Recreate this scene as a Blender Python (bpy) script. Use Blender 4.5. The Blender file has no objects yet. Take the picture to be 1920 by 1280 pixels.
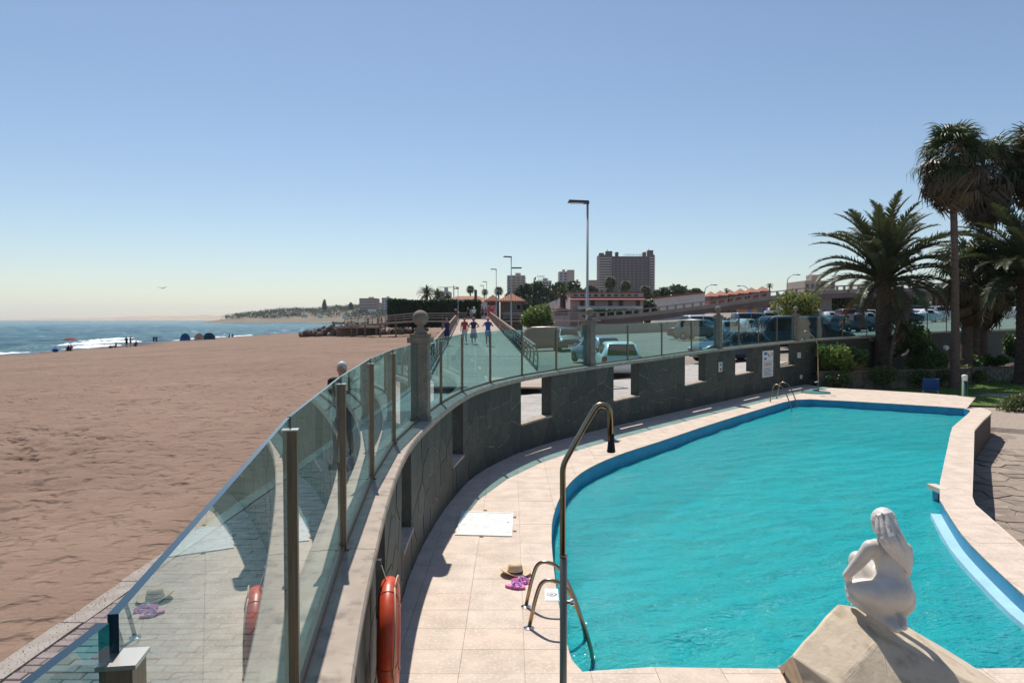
import bpy, bmesh, math, random
import numpy as np
from mathutils import Vector, Matrix
from mathutils.geometry import tessellate_polygon
random.seed(7); RNG = np.random.default_rng(7)
sc = bpy.context.scene
COL = sc.collection
pi = math.pi

# ------------------------------------------------------------------ camera, sky, sun, exposure
F = 1350.0; H = 3.0; PITCH = math.atan(42 / F)
cd = bpy.data.cameras.new('camera'); cam = bpy.data.objects.new('camera', cd); COL.objects.link(cam)
cam.location = (0, 0, H); cam.rotation_euler = (pi / 2 - PITCH, 0, 0)
cd.sensor_width = 36; cd.lens = F / 1920 * 36; cd.clip_start = .05; cd.clip_end = 30000
sc.camera = cam
TO_SUN = Vector((-.139, .56, 1)).normalized()
ELEV = math.asin(TO_SUN.z); AZ = math.atan2(TO_SUN.x, TO_SUN.y)
w = bpy.data.worlds.new('World'); sc.world = w; w.use_nodes = True
nt = w.node_tree; bg = nt.nodes['Background']
sky = nt.nodes.new('ShaderNodeTexSky'); sky.sky_type = 'NISHITA'; sky.sun_disc = False
sky.sun_elevation = ELEV; sky.sun_rotation = AZ; sky.air_density = 1.0; sky.dust_density = .35; sky.ozone_density = 2.1
nt.links.new(sky.outputs[0], bg.inputs[0]); bg.inputs[1].default_value = .094
sl = bpy.data.lights.new('sun', 'SUN'); sl.energy = 4.7; sl.angle = math.radians(.53); sl.color = (1, .95, .87)
so = bpy.data.objects.new('sun', sl); COL.objects.link(so)
so.rotation_euler = TO_SUN.to_track_quat('Z', 'Y').to_euler(); so.location = (-10, 20, 60)
sc.view_settings.view_transform = 'Standard'; sc.view_settings.look = 'None'
sc.view_settings.exposure = .2; sc.view_settings.gamma = 1
try: sc.view_settings.use_curve_mapping = False
except Exception: pass
sc.render.engine = 'CYCLES'
sc.cycles.max_bounces = 10; sc.cycles.transparent_max_bounces = 24

# ------------------------------------------------------------------ pixel to place (1920x1280 photograph)
_c, _s = math.cos(PITCH), math.sin(PITCH)
def ray(u, v):
    x = (u - 960) / F; y = (640 - v) / F
    return Vector((x, y * _s + _c, y * _c - _s))
def P(u, v, z=0.):
    d = ray(u, v); t = (z - H) / d.z
    return Vector((d.x * t, d.y * t, z))
def Y(u, v, y):
    d = ray(u, v); t = y / d.y
    return Vector((d.x * t, y, H + d.z * t))

# ------------------------------------------------------------------ mesh builder
class MB:
    def __init__(s): s.v = []; s.f = []; s.m = []
    def add(s, vs, fs, mi=0):
        o = len(s.v); s.v += [tuple(p) for p in vs]
        s.f += [tuple(i + o for i in f) for f in fs]; s.m += [mi] * len(fs); return s
    def box(s, c, d, rz=0, mi=0):
        cx, cy, cz = c; a, b, h = d[0] / 2, d[1] / 2, d[2] / 2; co, si = math.cos(rz), math.sin(rz); vs = []
        for z in (-h, h):
            for x, y in ((-a, -b), (a, -b), (a, b), (-a, b)):
                vs.append((cx + x * co - y * si, cy + x * si + y * co, cz + z))
        return s.add(vs, [(3, 2, 1, 0), (4, 5, 6, 7), (0, 1, 5, 4), (1, 2, 6, 5), (2, 3, 7, 6), (3, 0, 4, 7)], mi)
    def bar(s, a, b, wd, ht, mi=0):
        a = Vector(a); b = Vector(b); d = (b - a)
        if d.length < 1e-6: return s
        d.normalize(); up = Vector((0, 0, 1)) if abs(d.z) < .95 else Vector((0, 1, 0))
        x = d.cross(up).normalized() * wd / 2; y = x.cross(d).normalized() * ht / 2; vs = []
        for p in (a, b): vs += [p - x - y, p + x - y, p + x + y, p - x + y]
        return s.add(vs, [(0, 1, 2, 3), (7, 6, 5, 4), (0, 4, 5, 1), (1, 5, 6, 2), (2, 6, 7, 3), (3, 7, 4, 0)], mi)
    def prism(s, poly, z0, z1, mi=0):
        n = len(poly); f0 = (lambda p: z0(p)) if callable(z0) else (lambda p: z0); f1 = (lambda p: z1(p)) if callable(z1) else (lambda p: z1)
        vs = [(p[0], p[1], f0(p)) for p in poly] + [(p[0], p[1], f1(p)) for p in poly]
        a = sum(poly[i][0] * poly[(i + 1) % n][1] - poly[(i + 1) % n][0] * poly[i][1] for i in range(n))
        fs = [tuple(range(n - 1, -1, -1)), tuple(range(n, 2 * n))] + [(i, (i + 1) % n, n + (i + 1) % n, n + i) for i in range(n)]
        if a < 0: fs = [tuple(reversed(f)) for f in fs]
        return s.add(vs, fs, mi)
    def tube(s, pts, r, n=8, mi=0, cap=True, flat=1.):
        pts = [Vector(p) for p in pts]; m = len(pts); rs = r if hasattr(r, '__len__') else [r] * m
        vs = []; ref = None
        for i, p in enumerate(pts):
            t = (pts[min(i + 1, m - 1)] - pts[max(i - 1, 0)]).normalized()
            if ref is None: ref = t.cross(Vector((0, 0, 1)) if abs(t.z) < .9 else Vector((1, 0, 0))).normalized()
            ref = (ref - t * ref.dot(t)).normalized(); b = t.cross(ref)
            for k in range(n):
                a = 2 * pi * k / n; vs.append(p + ref * math.cos(a) * rs[i] + b * math.sin(a) * rs[i] * flat)
        fs = [(i * n + k, i * n + (k + 1) % n, (i + 1) * n + (k + 1) % n, (i + 1) * n + k) for i in range(m - 1) for k in range(n)]
        if cap: fs += [tuple(range(n - 1, -1, -1)), tuple((m - 1) * n + k for k in range(n))]
        return s.add(vs, fs, mi)
    def lathe(s, prof, n=16, c=(0, 0, 0), mi=0):
        vs = []; m = len(prof)
        for r, z in prof:
            for k in range(n): a = 2 * pi * k / n; vs.append((c[0] + r * math.cos(a), c[1] + r * math.sin(a), c[2] + z))
        fs = [(i * n + k, i * n + (k + 1) % n, (i + 1) * n + (k + 1) % n, (i + 1) * n + k) for i in range(m - 1) for k in range(n)]
        fs += [tuple(range(n - 1, -1, -1)), tuple((m - 1) * n + k for k in range(n))]
        return s.add(vs, fs, mi)
    def ball(s, c, r, n=12, mi=0, rot=None):
        r = r if hasattr(r, '__len__') else (r, r, r); m = max(4, n // 2 + 1); vs = []
        for i in range(m + 1):
            th = pi * i / m
            for k in range(n):
                a = 2 * pi * k / n
                p = Vector((r[0] * math.sin(th) * math.cos(a), r[1] * math.sin(th) * math.sin(a), -r[2] * math.cos(th)))
                if rot: p = rot @ p
                vs.append(Vector(c) + p)
        fs = [(i * n + k, i * n + (k + 1) % n, (i + 1) * n + (k + 1) % n, (i + 1) * n + k) for i in range(m) for k in range(n)]
        return s.add(vs, fs, mi)
    def cap(s, a, b, ra, rb, n=12, mi=0):
        a = Vector(a); b = Vector(b); d = b - a; L = d.length
        if L < 1e-5: return s.ball(a, ra, n, mi)
        t = d / L; pts = []; rs = []
        for k in range(4): th = pi / 2 * k / 3 ; pts.append(a - t * ra * math.cos(th)); rs.append(max(ra * math.sin(th), ra * .05))
        for k in range(4): th = pi / 2 * (3 - k) / 3; pts.append(b + t * rb * math.cos(th)); rs.append(max(rb * math.sin(th), rb * .05))
        return s.tube(pts, rs, n, mi)
    def mesh(s, name):
        me = bpy.data.meshes.new(name); me.from_pydata(s.v, [], s.f)
        me.polygons.foreach_set('material_index', s.m); me.update(); return me
    def build(s, name, mats, parent=None, smooth=False, world=True, origin=None):
        if origin is not None:
            o3 = Vector(origin); s.v = [(p[0] - o3.x, p[1] - o3.y, p[2] - o3.z) for p in s.v]
        o = link(name, s.mesh(name), mats, parent, smooth, world)
        if origin is not None: o.location = origin
        return o
def link(name, me, mats, parent=None, smooth=False, world=True):
    if mats is not None:
        for m in (mats if isinstance(mats, (list, tuple)) else [mats]): me.materials.append(m)
    if smooth: me.polygons.foreach_set('use_smooth', [True] * len(me.polygons))
    o = bpy.data.objects.new(name, me); COL.objects.link(o)
    if parent is not None:
        o.parent = parent
        if world: o.matrix_parent_inverse = wm(parent).inverted()
    return o
def wm(o):
    m = Matrix.Translation(o.location) @ o.rotation_euler.to_matrix().to_4x4() @ Matrix.Diagonal((*o.scale, 1))
    return (wm(o.parent) @ o.matrix_parent_inverse @ m) if o.parent else m
def tag(o, label, cat, group=None):
    o['label'] = label; o['category'] = cat; o['kind'] = 'thing'
    if group: o['group'] = group
    return o
def struct(o): o['kind'] = 'structure'; return o
def stuff(o): o['kind'] = 'stuff'; return o
def thing(name, label, cat, loc=(0, 0, 0), rz=0, group=None):
    o = bpy.data.objects.new(name, None); COL.objects.link(o); o.empty_display_size = .2
    o.location = loc; o.rotation_euler = (0, 0, rz); return tag(o, label, cat, group)
def dup(root, loc=None, rz=None, label=None, scale=None, parent=None):
    r = root.copy(); COL.objects.link(r)
    if parent is not None: r.parent = parent
    if loc is not None: r.location = loc
    if rz is not None: r.rotation_euler = (0, 0, rz)
    if scale is not None: r.scale = (scale,) * 3
    if label: r['label'] = label
    for ch in [c for c in ALLCH(root)]: dup(ch, parent=r)
    return r
def ALLCH(o): return list(o.children)
def inst(name, me, parent, loc=(0, 0, 0), rot=(0, 0, 0), scale=1.):
    o = bpy.data.objects.new(name, me); COL.objects.link(o); o.parent = parent; o.location = loc; o.rotation_euler = rot
    o.scale = scale if hasattr(scale, '__len__') else (scale,) * 3; return o
TMP = bpy.data.scenes.new('workbench')
def remesh(mb, voxel, it=6, fac=.5):
    me = mb.mesh('tmp'); o = bpy.data.objects.new('tmp', me); TMP.collection.objects.link(o)
    r = o.modifiers.new('r', 'REMESH'); r.mode = 'VOXEL'; r.voxel_size = voxel
    if it: k = o.modifiers.new('s', 'SMOOTH'); k.factor = fac; k.iterations = it
    vl = TMP.view_layers[0]; vl.update(); dg = vl.depsgraph
    out = bpy.data.meshes.new_from_object(o.evaluated_get(dg), depsgraph=dg)
    bpy.data.objects.remove(o); bpy.data.meshes.remove(me); out.materials.clear(); return out
def catmull(pts, step):
    pts = [Vector(p) for p in pts]; out = []
    for i in range(len(pts) - 1):
        p0, p1, p2, p3 = pts[max(i - 1, 0)], pts[i], pts[i + 1], pts[min(i + 2, len(pts) - 1)]
        n = max(1, int((p2 - p1).length / step))
        for k in range(n):
            t = k / n
            out.append(.5 * ((2 * p1) + (p2 - p0) * t + (2 * p0 - 5 * p1 + 4 * p2 - p3) * t * t + (3 * p1 - p0 - 3 * p2 + p3) * t ** 3))
    out.append(pts[-1]); return out
def clip_half(poly, nx, ny, d):          # keep nx*x+ny*y<=d
    out = []; n = len(poly)
    for i in range(n):
        a, b = poly[i], poly[(i + 1) % n]; da = nx * a[0] + ny * a[1] - d; db = nx * b[0] + ny * b[1] - d
        if da <= 0: out.append(a)
        if (da < 0 < db) or (db < 0 < da):
            t = da / (da - db); out.append((a[0] + (b[0] - a[0]) * t, a[1] + (b[1] - a[1]) * t))
    return out
def clip_rect(poly, x0, x1, y0, y1):
    for nx, ny, d in ((-1, 0, -x0), (1, 0, x1), (0, -1, -y0), (0, 1, y1)):
        poly = clip_half(poly, nx, ny, d)
        if len(poly) < 3: return []
    return poly
def area(p): return .5 * sum(p[i][0] * p[(i + 1) % len(p)][1] - p[(i + 1) % len(p)][0] * p[i][1] for i in range(len(p)))
def clean(p, eps=2e-3):
    o = []
    for q in p:
        if not o or math.hypot(q[0] - o[-1][0], q[1] - o[-1][1]) > eps: o.append(q)
    while len(o) > 2 and math.hypot(o[0][0] - o[-1][0], o[0][1] - o[-1][1]) < eps: o.pop()
    return o
def voronoi(seeds, rect, gap):
    x0, x1, y0, y1 = rect; res = []
    for i, a in enumerate(seeds):
        poly = [(x0, y0), (x1, y0), (x1, y1), (x0, y1)]
        for j, b in enumerate(seeds):
            if i == j: continue
            dx, dy = b[0] - a[0], b[1] - a[1]; L = math.hypot(dx, dy)
            if L > 4 or L < 1e-6: continue
            nx, ny = dx / L, dy / L
            poly = clip_half(poly, nx, ny, nx * (a[0] + b[0]) / 2 + ny * (a[1] + b[1]) / 2 - gap / 2)
            if len(poly) < 3: break
        poly = clean(poly)
        if len(poly) >= 3 and abs(area(poly)) > .004: res.append(poly)
    return res
def jitter_grid(x0, x1, y0, y1, dx, dy, j=.36, rnd=random):
    nx = max(1, round((x1 - x0) / dx)); ny = max(1, round((y1 - y0) / dy)); r = []
    for a in range(nx):
        for b in range(ny):
            r.append((x0 + (a + .5 + rnd.uniform(-j, j)) * (x1 - x0) / nx, y0 + (b + .5 + (a % 2) * .3 - .15 + rnd.uniform(-j, j)) * (y1 - y0) / ny))
    return r
def inside(p, poly):
    x, y = p[0], p[1]; c = False; n = len(poly); j = n - 1
    for i in range(n):
        xi, yi = poly[i][0], poly[i][1]; xj, yj = poly[j][0], poly[j][1]
        if (yi > y) != (yj > y) and x < (xj - xi) * (y - yi) / (yj - yi) + xi: c = not c
        j = i
    return c
def flat(poly, z, holes=()):
    loops = [[Vector((p[0], p[1], 0)) for p in l] for l in (poly, *holes)]
    vs = [v for l in loops for v in l]; tris = tessellate_polygon(loops); mb = MB()
    zf = z if callable(z) else (lambda p: z); fs = []
    for t in tris:
        a, b, c = (vs[i] for i in t)
        fs.append(t if (b - a).cross(c - a).z > 0 else (t[0], t[2], t[1]))
    mb.add([(v.x, v.y, zf(v)) for v in vs], fs); return mb
def grid(xs, ys, zf):
    nx, ny = len(xs), len(ys); X, Yy = np.meshgrid(xs, ys, indexing='ij'); Z = zf(X, Yy)
    V = np.stack([X, Yy, Z], -1).reshape(-1, 3); i, j = np.meshgrid(np.arange(nx - 1), np.arange(ny - 1), indexing='ij')
    a = (i * ny + j).ravel(); Fc = np.stack([a, a + ny, a + ny + 1, a + 1], -1)
    return V, Fc
def npmesh(name, V, Fc):
    me = bpy.data.meshes.new(name); k = Fc.shape[1]
    me.vertices.add(len(V)); me.vertices.foreach_set('co', np.asarray(V, np.float32).ravel())
    me.loops.add(Fc.size); me.loops.foreach_set('vertex_index', Fc.astype(np.int32).ravel())
    me.polygons.add(len(Fc)); me.polygons.foreach_set('loop_start', np.arange(0, Fc.size, k, dtype=np.int32))
    me.update(calc_edges=True); me.validate(); return me
def vnoise(X, Yy, sc_, seed=0):
    r = np.random.default_rng(seed); T = r.random((256, 256)); x = X / sc_ + 1000.3; y = Yy / sc_ + 1000.7
    xi = np.floor(x).astype(int); yi = np.floor(y).astype(int); fx = x - xi; fy = y - yi
    fx = fx * fx * (3 - 2 * fx); fy = fy * fy * (3 - 2 * fy); g = lambda a, b: T[a % 256, b % 256]
    return (g(xi, yi) * (1 - fx) + g(xi + 1, yi) * fx) * (1 - fy) + (g(xi, yi + 1) * (1 - fx) + g(xi + 1, yi + 1) * fx) * fy - .5

# ------------------------------------------------------------------ materials
def nodes(name):
    m = bpy.data.materials.new(name); m.use_nodes = True; t = m.node_tree; b = t.nodes['Principled BSDF']; return m, t, b
def N(t, kind, **k):
    n = t.nodes.new('ShaderNode' + kind)
    for a, v in k.items():
        if a.startswith('i_'): n.inputs[a[2:].replace('_', ' ')].default_value = v
        else: setattr(n, a, v)
    return n
def rgb(c): return (c[0], c[1], c[2], 1)
def mat(name, c1, c2=None, scale=6., rough=.7, bump=0., bscale=40., metal=0., spec=.5, detail=6., c3=None, s3=60., stretch=None, bdist=.01, contrast=(.35, .65), coat=0.):
    m, t, b = nodes(name); L = t.links.new
    b.inputs['Roughness'].default_value = rough; b.inputs['Metallic'].default_value = metal
    b.inputs['Specular IOR Level'].default_value = spec; b.inputs['Coat Weight'].default_value = coat
    tc = N(t, 'NewGeometry'); src = tc.outputs['Position']
    if stretch: mp = N(t, 'Mapping'); mp.inputs['Scale'].default_value = stretch; L(src, mp.inputs[0]); src = mp.outputs[0]
    if c2 is None: b.inputs['Base Color'].default_value = rgb(c1)
    else:
        n = N(t, 'TexNoise', i_Scale=scale, i_Detail=detail); L(src, n.inputs['Vector'])
        mr = N(t, 'MapRange'); mr.inputs[1].default_value, mr.inputs[2].default_value = contrast; L(n.outputs[0], mr.inputs[0])
        mx = N(t, 'MixRGB'); mx.inputs[1].default_value = rgb(c1); mx.inputs[2].default_value = rgb(c2); L(mr.outputs[0], mx.inputs[0]); out = mx.outputs[0]
        if c3 is not None:
            n3 = N(t, 'TexNoise', i_Scale=s3, i_Detail=3.); L(src, n3.inputs['Vector'])
            m3 = N(t, 'MapRange'); m3.inputs[1].default_value, m3.inputs[2].default_value = .52, .72; L(n3.outputs[0], m3.inputs[0])
            mx3 = N(t, 'MixRGB'); L(m3.outputs[0], mx3.inputs[0]); L(out, mx3.inputs[1]); mx3.inputs[2].default_value = rgb(c3); out = mx3.outputs[0]
        L(out, b.inputs['Base Color'])
    if bump:
        nb = N(t, 'TexNoise', i_Scale=bscale, i_Detail=5.); L(src, nb.inputs['Vector'])
        bp = N(t, 'Bump', i_Strength=bump, i_Distance=bdist); L(nb.outputs[0], bp.inputs['Height']); L(bp.outputs[0], b.inputs['Normal'])
    return m
def leafmat(name, c1, c2, trans=.35, scale=3., rough=.5):
    m = mat(name, c1, c2, scale=scale, rough=rough, detail=3.); t = m.node_tree; b = t.nodes['Principled BSDF']
    tr = N(t, 'BsdfTranslucent'); tr.inputs[0].default_value = rgb([min(1, x * 1.6) for x in c2]); mx = N(t, 'MixShader'); mx.inputs[0].default_value = trans
    out = t.nodes['Material Output']; t.links.new(b.outputs[0], mx.inputs[1]); t.links.new(tr.outputs[0], mx.inputs[2]); t.links.new(mx.outputs[0], out.inputs[0]); return m
def glassmat(name, tint, ior=1.5, rough=0., gain=1.4, dirt=.03):
    m, t, b = nodes(name); L = t.links.new; t.nodes.remove(b)
    tr = N(t, 'BsdfTransparent'); tr.inputs[0].default_value = rgb(tint)
    df = N(t, 'BsdfDiffuse'); df.inputs[0].default_value = (.35, .45, .45, 1); md = N(t, 'MixShader'); md.inputs[0].default_value = dirt
    L(tr.outputs[0], md.inputs[1]); L(df.outputs[0], md.inputs[2])
    gl = N(t, 'BsdfGlossy'); gl.inputs['Roughness'].default_value = rough; gl.inputs[0].default_value = (.95, 1, 1, 1)
    fr = N(t, 'Fresnel', i_IOR=ior); ge = N(t, 'NewGeometry')
    inv = N(t, 'Math', operation='SUBTRACT'); inv.inputs[0].default_value = gain; L(ge.outputs['Backfacing'], inv.inputs[1])
    inv2 = N(t, 'Math', operation='SUBTRACT'); inv2.inputs[0].default_value = 1; L(ge.outputs['Backfacing'], inv2.inputs[1])
    mu = N(t, 'Math', operation='MULTIPLY', use_clamp=True); L(fr.outputs[0], mu.inputs[0]); mu.inputs[1].default_value = gain
    mu2 = N(t, 'Math', operation='MULTIPLY', use_clamp=True); L(mu.outputs[0], mu2.inputs[0]); L(inv2.outputs[0], mu2.inputs[1])
    mx = N(t, 'MixShader'); L(mu2.outputs[0], mx.inputs[0]); L(md.outputs[0], mx.inputs[1]); L(gl.outputs[0], mx.inputs[2])
    L(mx.outputs[0], t.nodes['Material Output'].inputs[0]); return m

M = {}
M['slab'] = [mat('deck_slab_%d' % i, c, [x * .8 for x in c], scale=3.5, rough=.85, bump=.25, bscale=120, c3=[x * 1.14 for x in c], s3=30, bdist=.004)
             for i, c in enumerate([(.60, .49, .40), (.615, .50, .41), (.585, .47, .38), (.61, .485, .39)])]
M['mortar'] = mat('deck_mortar', (.36, .29, .235), (.28, .22, .18), 8, .95)
M['rim'] = mat('rim_stone', (.62, .52, .42), (.55, .45, .36), 2.5, .85, .2, 90, c3=(.66, .56, .46), s3=20, bdist=.003)
M['sand'] = None
M['concrete'] = mat('coping_concrete', (.40, .33, .265), (.32, .26, .21), 5, .9, .35, 160, c3=(.23, .18, .15), s3=9, bdist=.005)
M['pillar'] = mat('pillar_stone', (.25, .205, .16), (.18, .15, .12), 7, .9, .3, 90, c3=(.14, .115, .095), s3=40, bdist=.003)
M['wallcore'] = mat('wall_mortar', (.27, .235, .175), (.07, .065, .05), 6, .95, .4, 60)
M['stone'] = [mat('clad_stone_%d' % i, c, [x * .65 for x in c], scale=5, rough=.6, bump=.5, bscale=26, c3=[x * 1.35 for x in c], s3=14, bdist=.012)
              for i, c in enumerate([(.040, .047, .040), (.052, .055, .045), (.031, .037, .033), (.064, .058, .046)])]
M['post'] = mat('bronze_post', (.27, .175, .11), (.19, .12, .075), 5, .42, metal=.35, stretch=(30, 30, 1))
M['cap'] = mat('steel_cap', (.6, .57, .52), None, rough=.35, metal=.9)
M['glass'] = glassmat('pane_glass', (.60, .83, .86), gain=1.3)
M['glassedge'] = mat('pane_edge', (.012, .035, .05), None, rough=.12, spec=.8)
M['steel'] = mat('brushed_steel', (.42, .31, .21), (.3, .22, .15), 3, .3, metal=1., stretch=(8, 8, 1))
M['chrome'] = mat('chrome', (.75, .75, .75), None, rough=.1, metal=1.)
M['rubber'] = mat('black_rubber', (.012, .012, .013), None, rough=.7)
M['white'] = mat('white_paint', (.74, .74, .71), (.66, .65, .62), 4, .45)
M['hatch'] = mat('hatch_enamel', (.78, .79, .77), (.7, .71, .69), 7, .35, c3=(.6, .58, .54), s3=9)
M['marble'] = mat('statue_white', (.66, .62, .57), (.56, .51, .46), 5, .5, .15, 60, bdist=.003)
M['plaster'] = mat('pedestal_plaster', (.60, .49, .36), (.53, .43, .31), 4, .8, .4, 30, c3=(.40, .31, .22), s3=8, bdist=.01)
M['orange'] = mat('buoy_orange', (.62, .075, .02), (.5, .05, .015), 9, .42)
M['rope'] = mat('rope', (.5, .42, .3), None, rough=.9)
M['straw'] = mat('straw', (.68, .53, .36), (.55, .41, .27), 60, .85, .4, 220)
M['ribbon'] = mat('hat_ribbon', (.03, .025, .03), None, rough=.7)
M['pink'] = mat('pink_foam', (.75, .16, .42), None, rough=.6)
M['lilac'] = mat('lilac_strap', (.46, .24, .70), (.62, .45, .8), 60, .6)
M['blueband'] = mat('pool_blue', (.012, .19, .36), (.018, .24, .42), 3, .45)
M['poolfloor'] = mat('pool_floor', (.10, .52, .56), (.13, .6, .62), .8, .6)
M['ledge'] = mat('pool_ledge', (.36, .6, .7), (.3, .52, .64), 3, .5)
M['darkhole'] = mat('skimmer_dark', (.01, .012, .015), None, rough=.8)
M['paver'] = [mat('paver_%d' % i, c, [x * .78 for x in c], 9, .9, .4, 110, bdist=.004) for i, c in enumerate([(.255, .205, .195), (.225, .18, .17), (.28, .225, .215)])]
M['kerb'] = mat('kerb_concrete', (.33, .29, .26), (.26, .22, .19), 5, .9, .4, 80)
M['promenade'] = mat('promenade_concrete', (.40, .375, .35), (.33, .305, .285), 1.5, .9, .3, 60, c3=(.28, .23, .19), s3=4)
M['grit'] = mat('sand_grit', (.55, .42, .3), (.42, .31, .22), 90, .95)
M['wood'] = [mat('board_%d' % i, c, [x * .75 for x in c], 3, .85, .4, 30, stretch=(1, 12, 12)) for i, c in enumerate([(.43, .345, .275), (.39, .31, .245), (.46, .37, .3)])]
M['rail'] = mat('rail_wood', (.26, .19, .145), (.2, .14, .105), 5, .8)
M['railmetal'] = mat('rail_metal', (.30, .29, .28), (.24, .22, .21), 5, .5, metal=.3)
M['lampgrey'] = mat('lamp_pole', (.5, .51, .5), (.42, .43, .42), 2, .4, metal=.4)
M['lampdark'] = mat('lamp_head', (.07, .075, .08), None, rough=.4)
M['lens'] = mat('lamp_lens', (.75, .76, .74), None, rough=.2)
M['dgreen'] = mat('bollard_green', (.012, .07, .04), None, rough=.4)
M['aqua'] = mat('shower_tray', (.015, .13, .13), (.02, .17, .16), 6, .5)
M['bluepl'] = mat('blue_fabric', (.02, .07, .33), None, rough=.6)
M['greypl'] = mat('grey_plastic', (.5, .51, .52), None, rough=.5)
M['soil'] = mat('soil', (.1, .068, .045), (.06, .042, .03), 6, .95, .8, 30)
M['lawn'] = mat('lawn', (.10, .17, .03), (.06, .12, .02), 2, .9, .8, 60, c3=(.16, .19, .045), s3=1.2, bdist=.03)
M['blade'] = leafmat('grass_blade', (.10, .18, .03), (.15, .24, .045), .3)
M['flag'] = [mat('flagstone_%d' % i, c, [x * .7 for x in c], 4, .8, .6, 30, bdist=.01) for i, c in enumerate([(.30, .235, .185), (.26, .2, .16), (.34, .27, .215)])]
M['brick'] = mat('rim_brick', (.085, .052, .038), (.055, .036, .028), 6, .85, .5, 40)
M['retain'] = [mat('retain_stone_%d' % i, c, [x * .7 for x in c], 5, .85, .6, 25) for i, c in enumerate([(.17, .135, .1), (.13, .105, .08), (.2, .165, .125)])]
M['ptrunk'] = mat('palm_trunk', (.145, .1, .07), (.07, .048, .034), 5, .95, .9, 14, stretch=(1, 1, 4), bdist=.05)
M['ptrunk2'] = mat('fan_palm_trunk', (.17, .125, .095), (.1, .07, .055), 4, .95, .8, 20, stretch=(1, 1, 5), bdist=.03)
M['frond'] = leafmat('date_frond', (.045, .062, .022), (.07, .082, .032), .2)
M['dfrond'] = leafmat('dry_frond', (.12, .08, .042), (.085, .055, .03), .2)
M['fan'] = leafmat('fan_leaf', (.032, .055, .016), (.055, .078, .024), .2)
M['fanbrown'] = leafmat('fan_leaf_brown', (.08, .06, .028), (.12, .08, .045), .2)
M['leafA'] = leafmat('shrub_leaf', (.07, .14, .025), (.11, .19, .035), .35)
M['leafB'] = leafmat('dark_leaf', (.03, .07, .018), (.05, .10, .025), .25)
M['leafC'] = leafmat('yellow_leaf', (.16, .19, .035), (.23, .22, .05), .35)
M['leafD'] = leafmat('hedge_leaf', (.025, .055, .02), (.045, .085, .028), .2)
M['leafE'] = leafmat('far_leaf', (.045, .07, .032), (.07, .09, .04), .15)
M['dryleaf'] = leafmat('dry_leaf', (.26, .17, .09), (.2, .13, .07), .3)
M['bark'] = mat('bark', (.13, .09, .065), (.08, .055, .04), 8, .95, .7, 30)
M['tile'] = mat('roof_tile', (.36, .15, .085), (.27, .105, .06), 3, .85, .5, 10)
M['pinkwall'] = mat('pink_render', (.5, .39, .37), (.45, .35, .33), 1.2, .9)
M['whitewall'] = mat('white_render', (.68, .64, .6), (.6, .56, .52), .8, .9)
M['redtrim'] = mat('red_trim', (.3, .1, .085), (.25, .085, .07), 2, .85)
M['kioskwall'] = mat('kiosk_wall', (.13, .095, .075), (.1, .07, .055), 3, .8)
M['poster'] = mat('pink_poster', (.6, .3, .3), (.5, .05, .07), 1.3, .5, contrast=(.5, .56))
M['yellow'] = mat('yellow_sign', (.75, .45, .04), None, rough=.5)
M['window'] = mat('window_glass', (.025, .03, .035), None, rough=.15, spec=.7)
M['hotel'] = mat('hotel_brown', (.105, .062, .052), (.085, .052, .044), .05, .85)
M['darkpane'] = mat('hotel_pane', (.035, .03, .032), None, rough=.5)
M['hotelband'] = mat('hotel_balcony', (.44, .37, .35), (.38, .32, .3), .1, .85)
M['block'] = mat('block_beige', (.5, .4, .33), (.44, .35, .28), .1, .9)
M['blockpink'] = mat('block_pink', (.44, .29, .24), (.4, .26, .21), .1, .9)
M['blockgrey'] = mat('block_grey', (.44, .43, .42), (.38, .37, .36), .1, .9)
M['bridge'] = mat('bridge_concrete', (.31, .26, .235), (.26, .215, .19), .8, .9)
M['bridgedk'] = mat('bridge_beam', (.17, .13, .115), (.14, .105, .09), .8, .9)
M['rock'] = [mat('rock_%d' % i, c, [x * .55 for x in c], 1.2, .95, .8, 5, bdist=.1) for i, c in enumerate([(.17, .125, .1), (.12, .09, .075), (.22, .165, .13)])]
M['dune'] = mat('dune_sand', (.43, .34, .25), (.36, .28, .2), .01, .95)
M['scrub'] = mat('scrub_ground', (.15, .125, .08), (.2, .16, .11), .03, .95)
M['skin'] = mat('skin', (.42, .24, .16), (.36, .2, .13), 8, .6)
M['skinred'] = mat('skin_tanned', (.36, .17, .11), None, rough=.6)
def cloth(n, c): return mat('cloth_' + n, c, [x * .8 for x in c], 12, .85)
C = {k: cloth(k, v) for k, v in dict(navy=(.015, .03, .11), royal=(.02, .07, .36), red=(.42, .04, .05), white=(.7, .7, .7), black=(.015, .015, .018), pale=(.42, .44, .48), maroon=(.2, .05, .06), beige=(.45, .36, .26), teal=(.03, .2, .25), grey=(.2, .2, .21), sky=(.25, .4, .6), orange=(.6, .2, .05)).items()}
HAIR = {k: mat('hair_' + k, v, None, rough=.55) for k, v in dict(dark=(.025, .015, .01), brown=(.09, .045, .025), grey=(.5, .48, .46), blond=(.4, .27, .12)).items()}
def paint(n, c, metal=.0): return mat('car_' + n, c, None, rough=.35, metal=metal, coat=.2)
CAR = {k: paint(k, v) for k, v in dict(white=(.68, .7, .7), black=(.015, .016, .018), blue=(.035, .06, .10), navy=(.015, .03, .055), silver=(.42, .44, .45), maroon=(.13, .03, .03), grey=(.12, .13, .14), sky=(.16, .24, .32), red=(.35, .03, .03)).items()}
M['carglass'] = mat('car_glass', (.006, .008, .01), None, rough=.1, spec=.35)
M['tyre'] = mat('tyre', (.015, .015, .015), None, rough=.85)
M['rimm'] = mat('wheel_rim', (.4, .4, .41), None, rough=.3, metal=.9)
M['tail'] = mat('tail_lamp', (.35, .02, .02), None, rough=.2)
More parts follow.
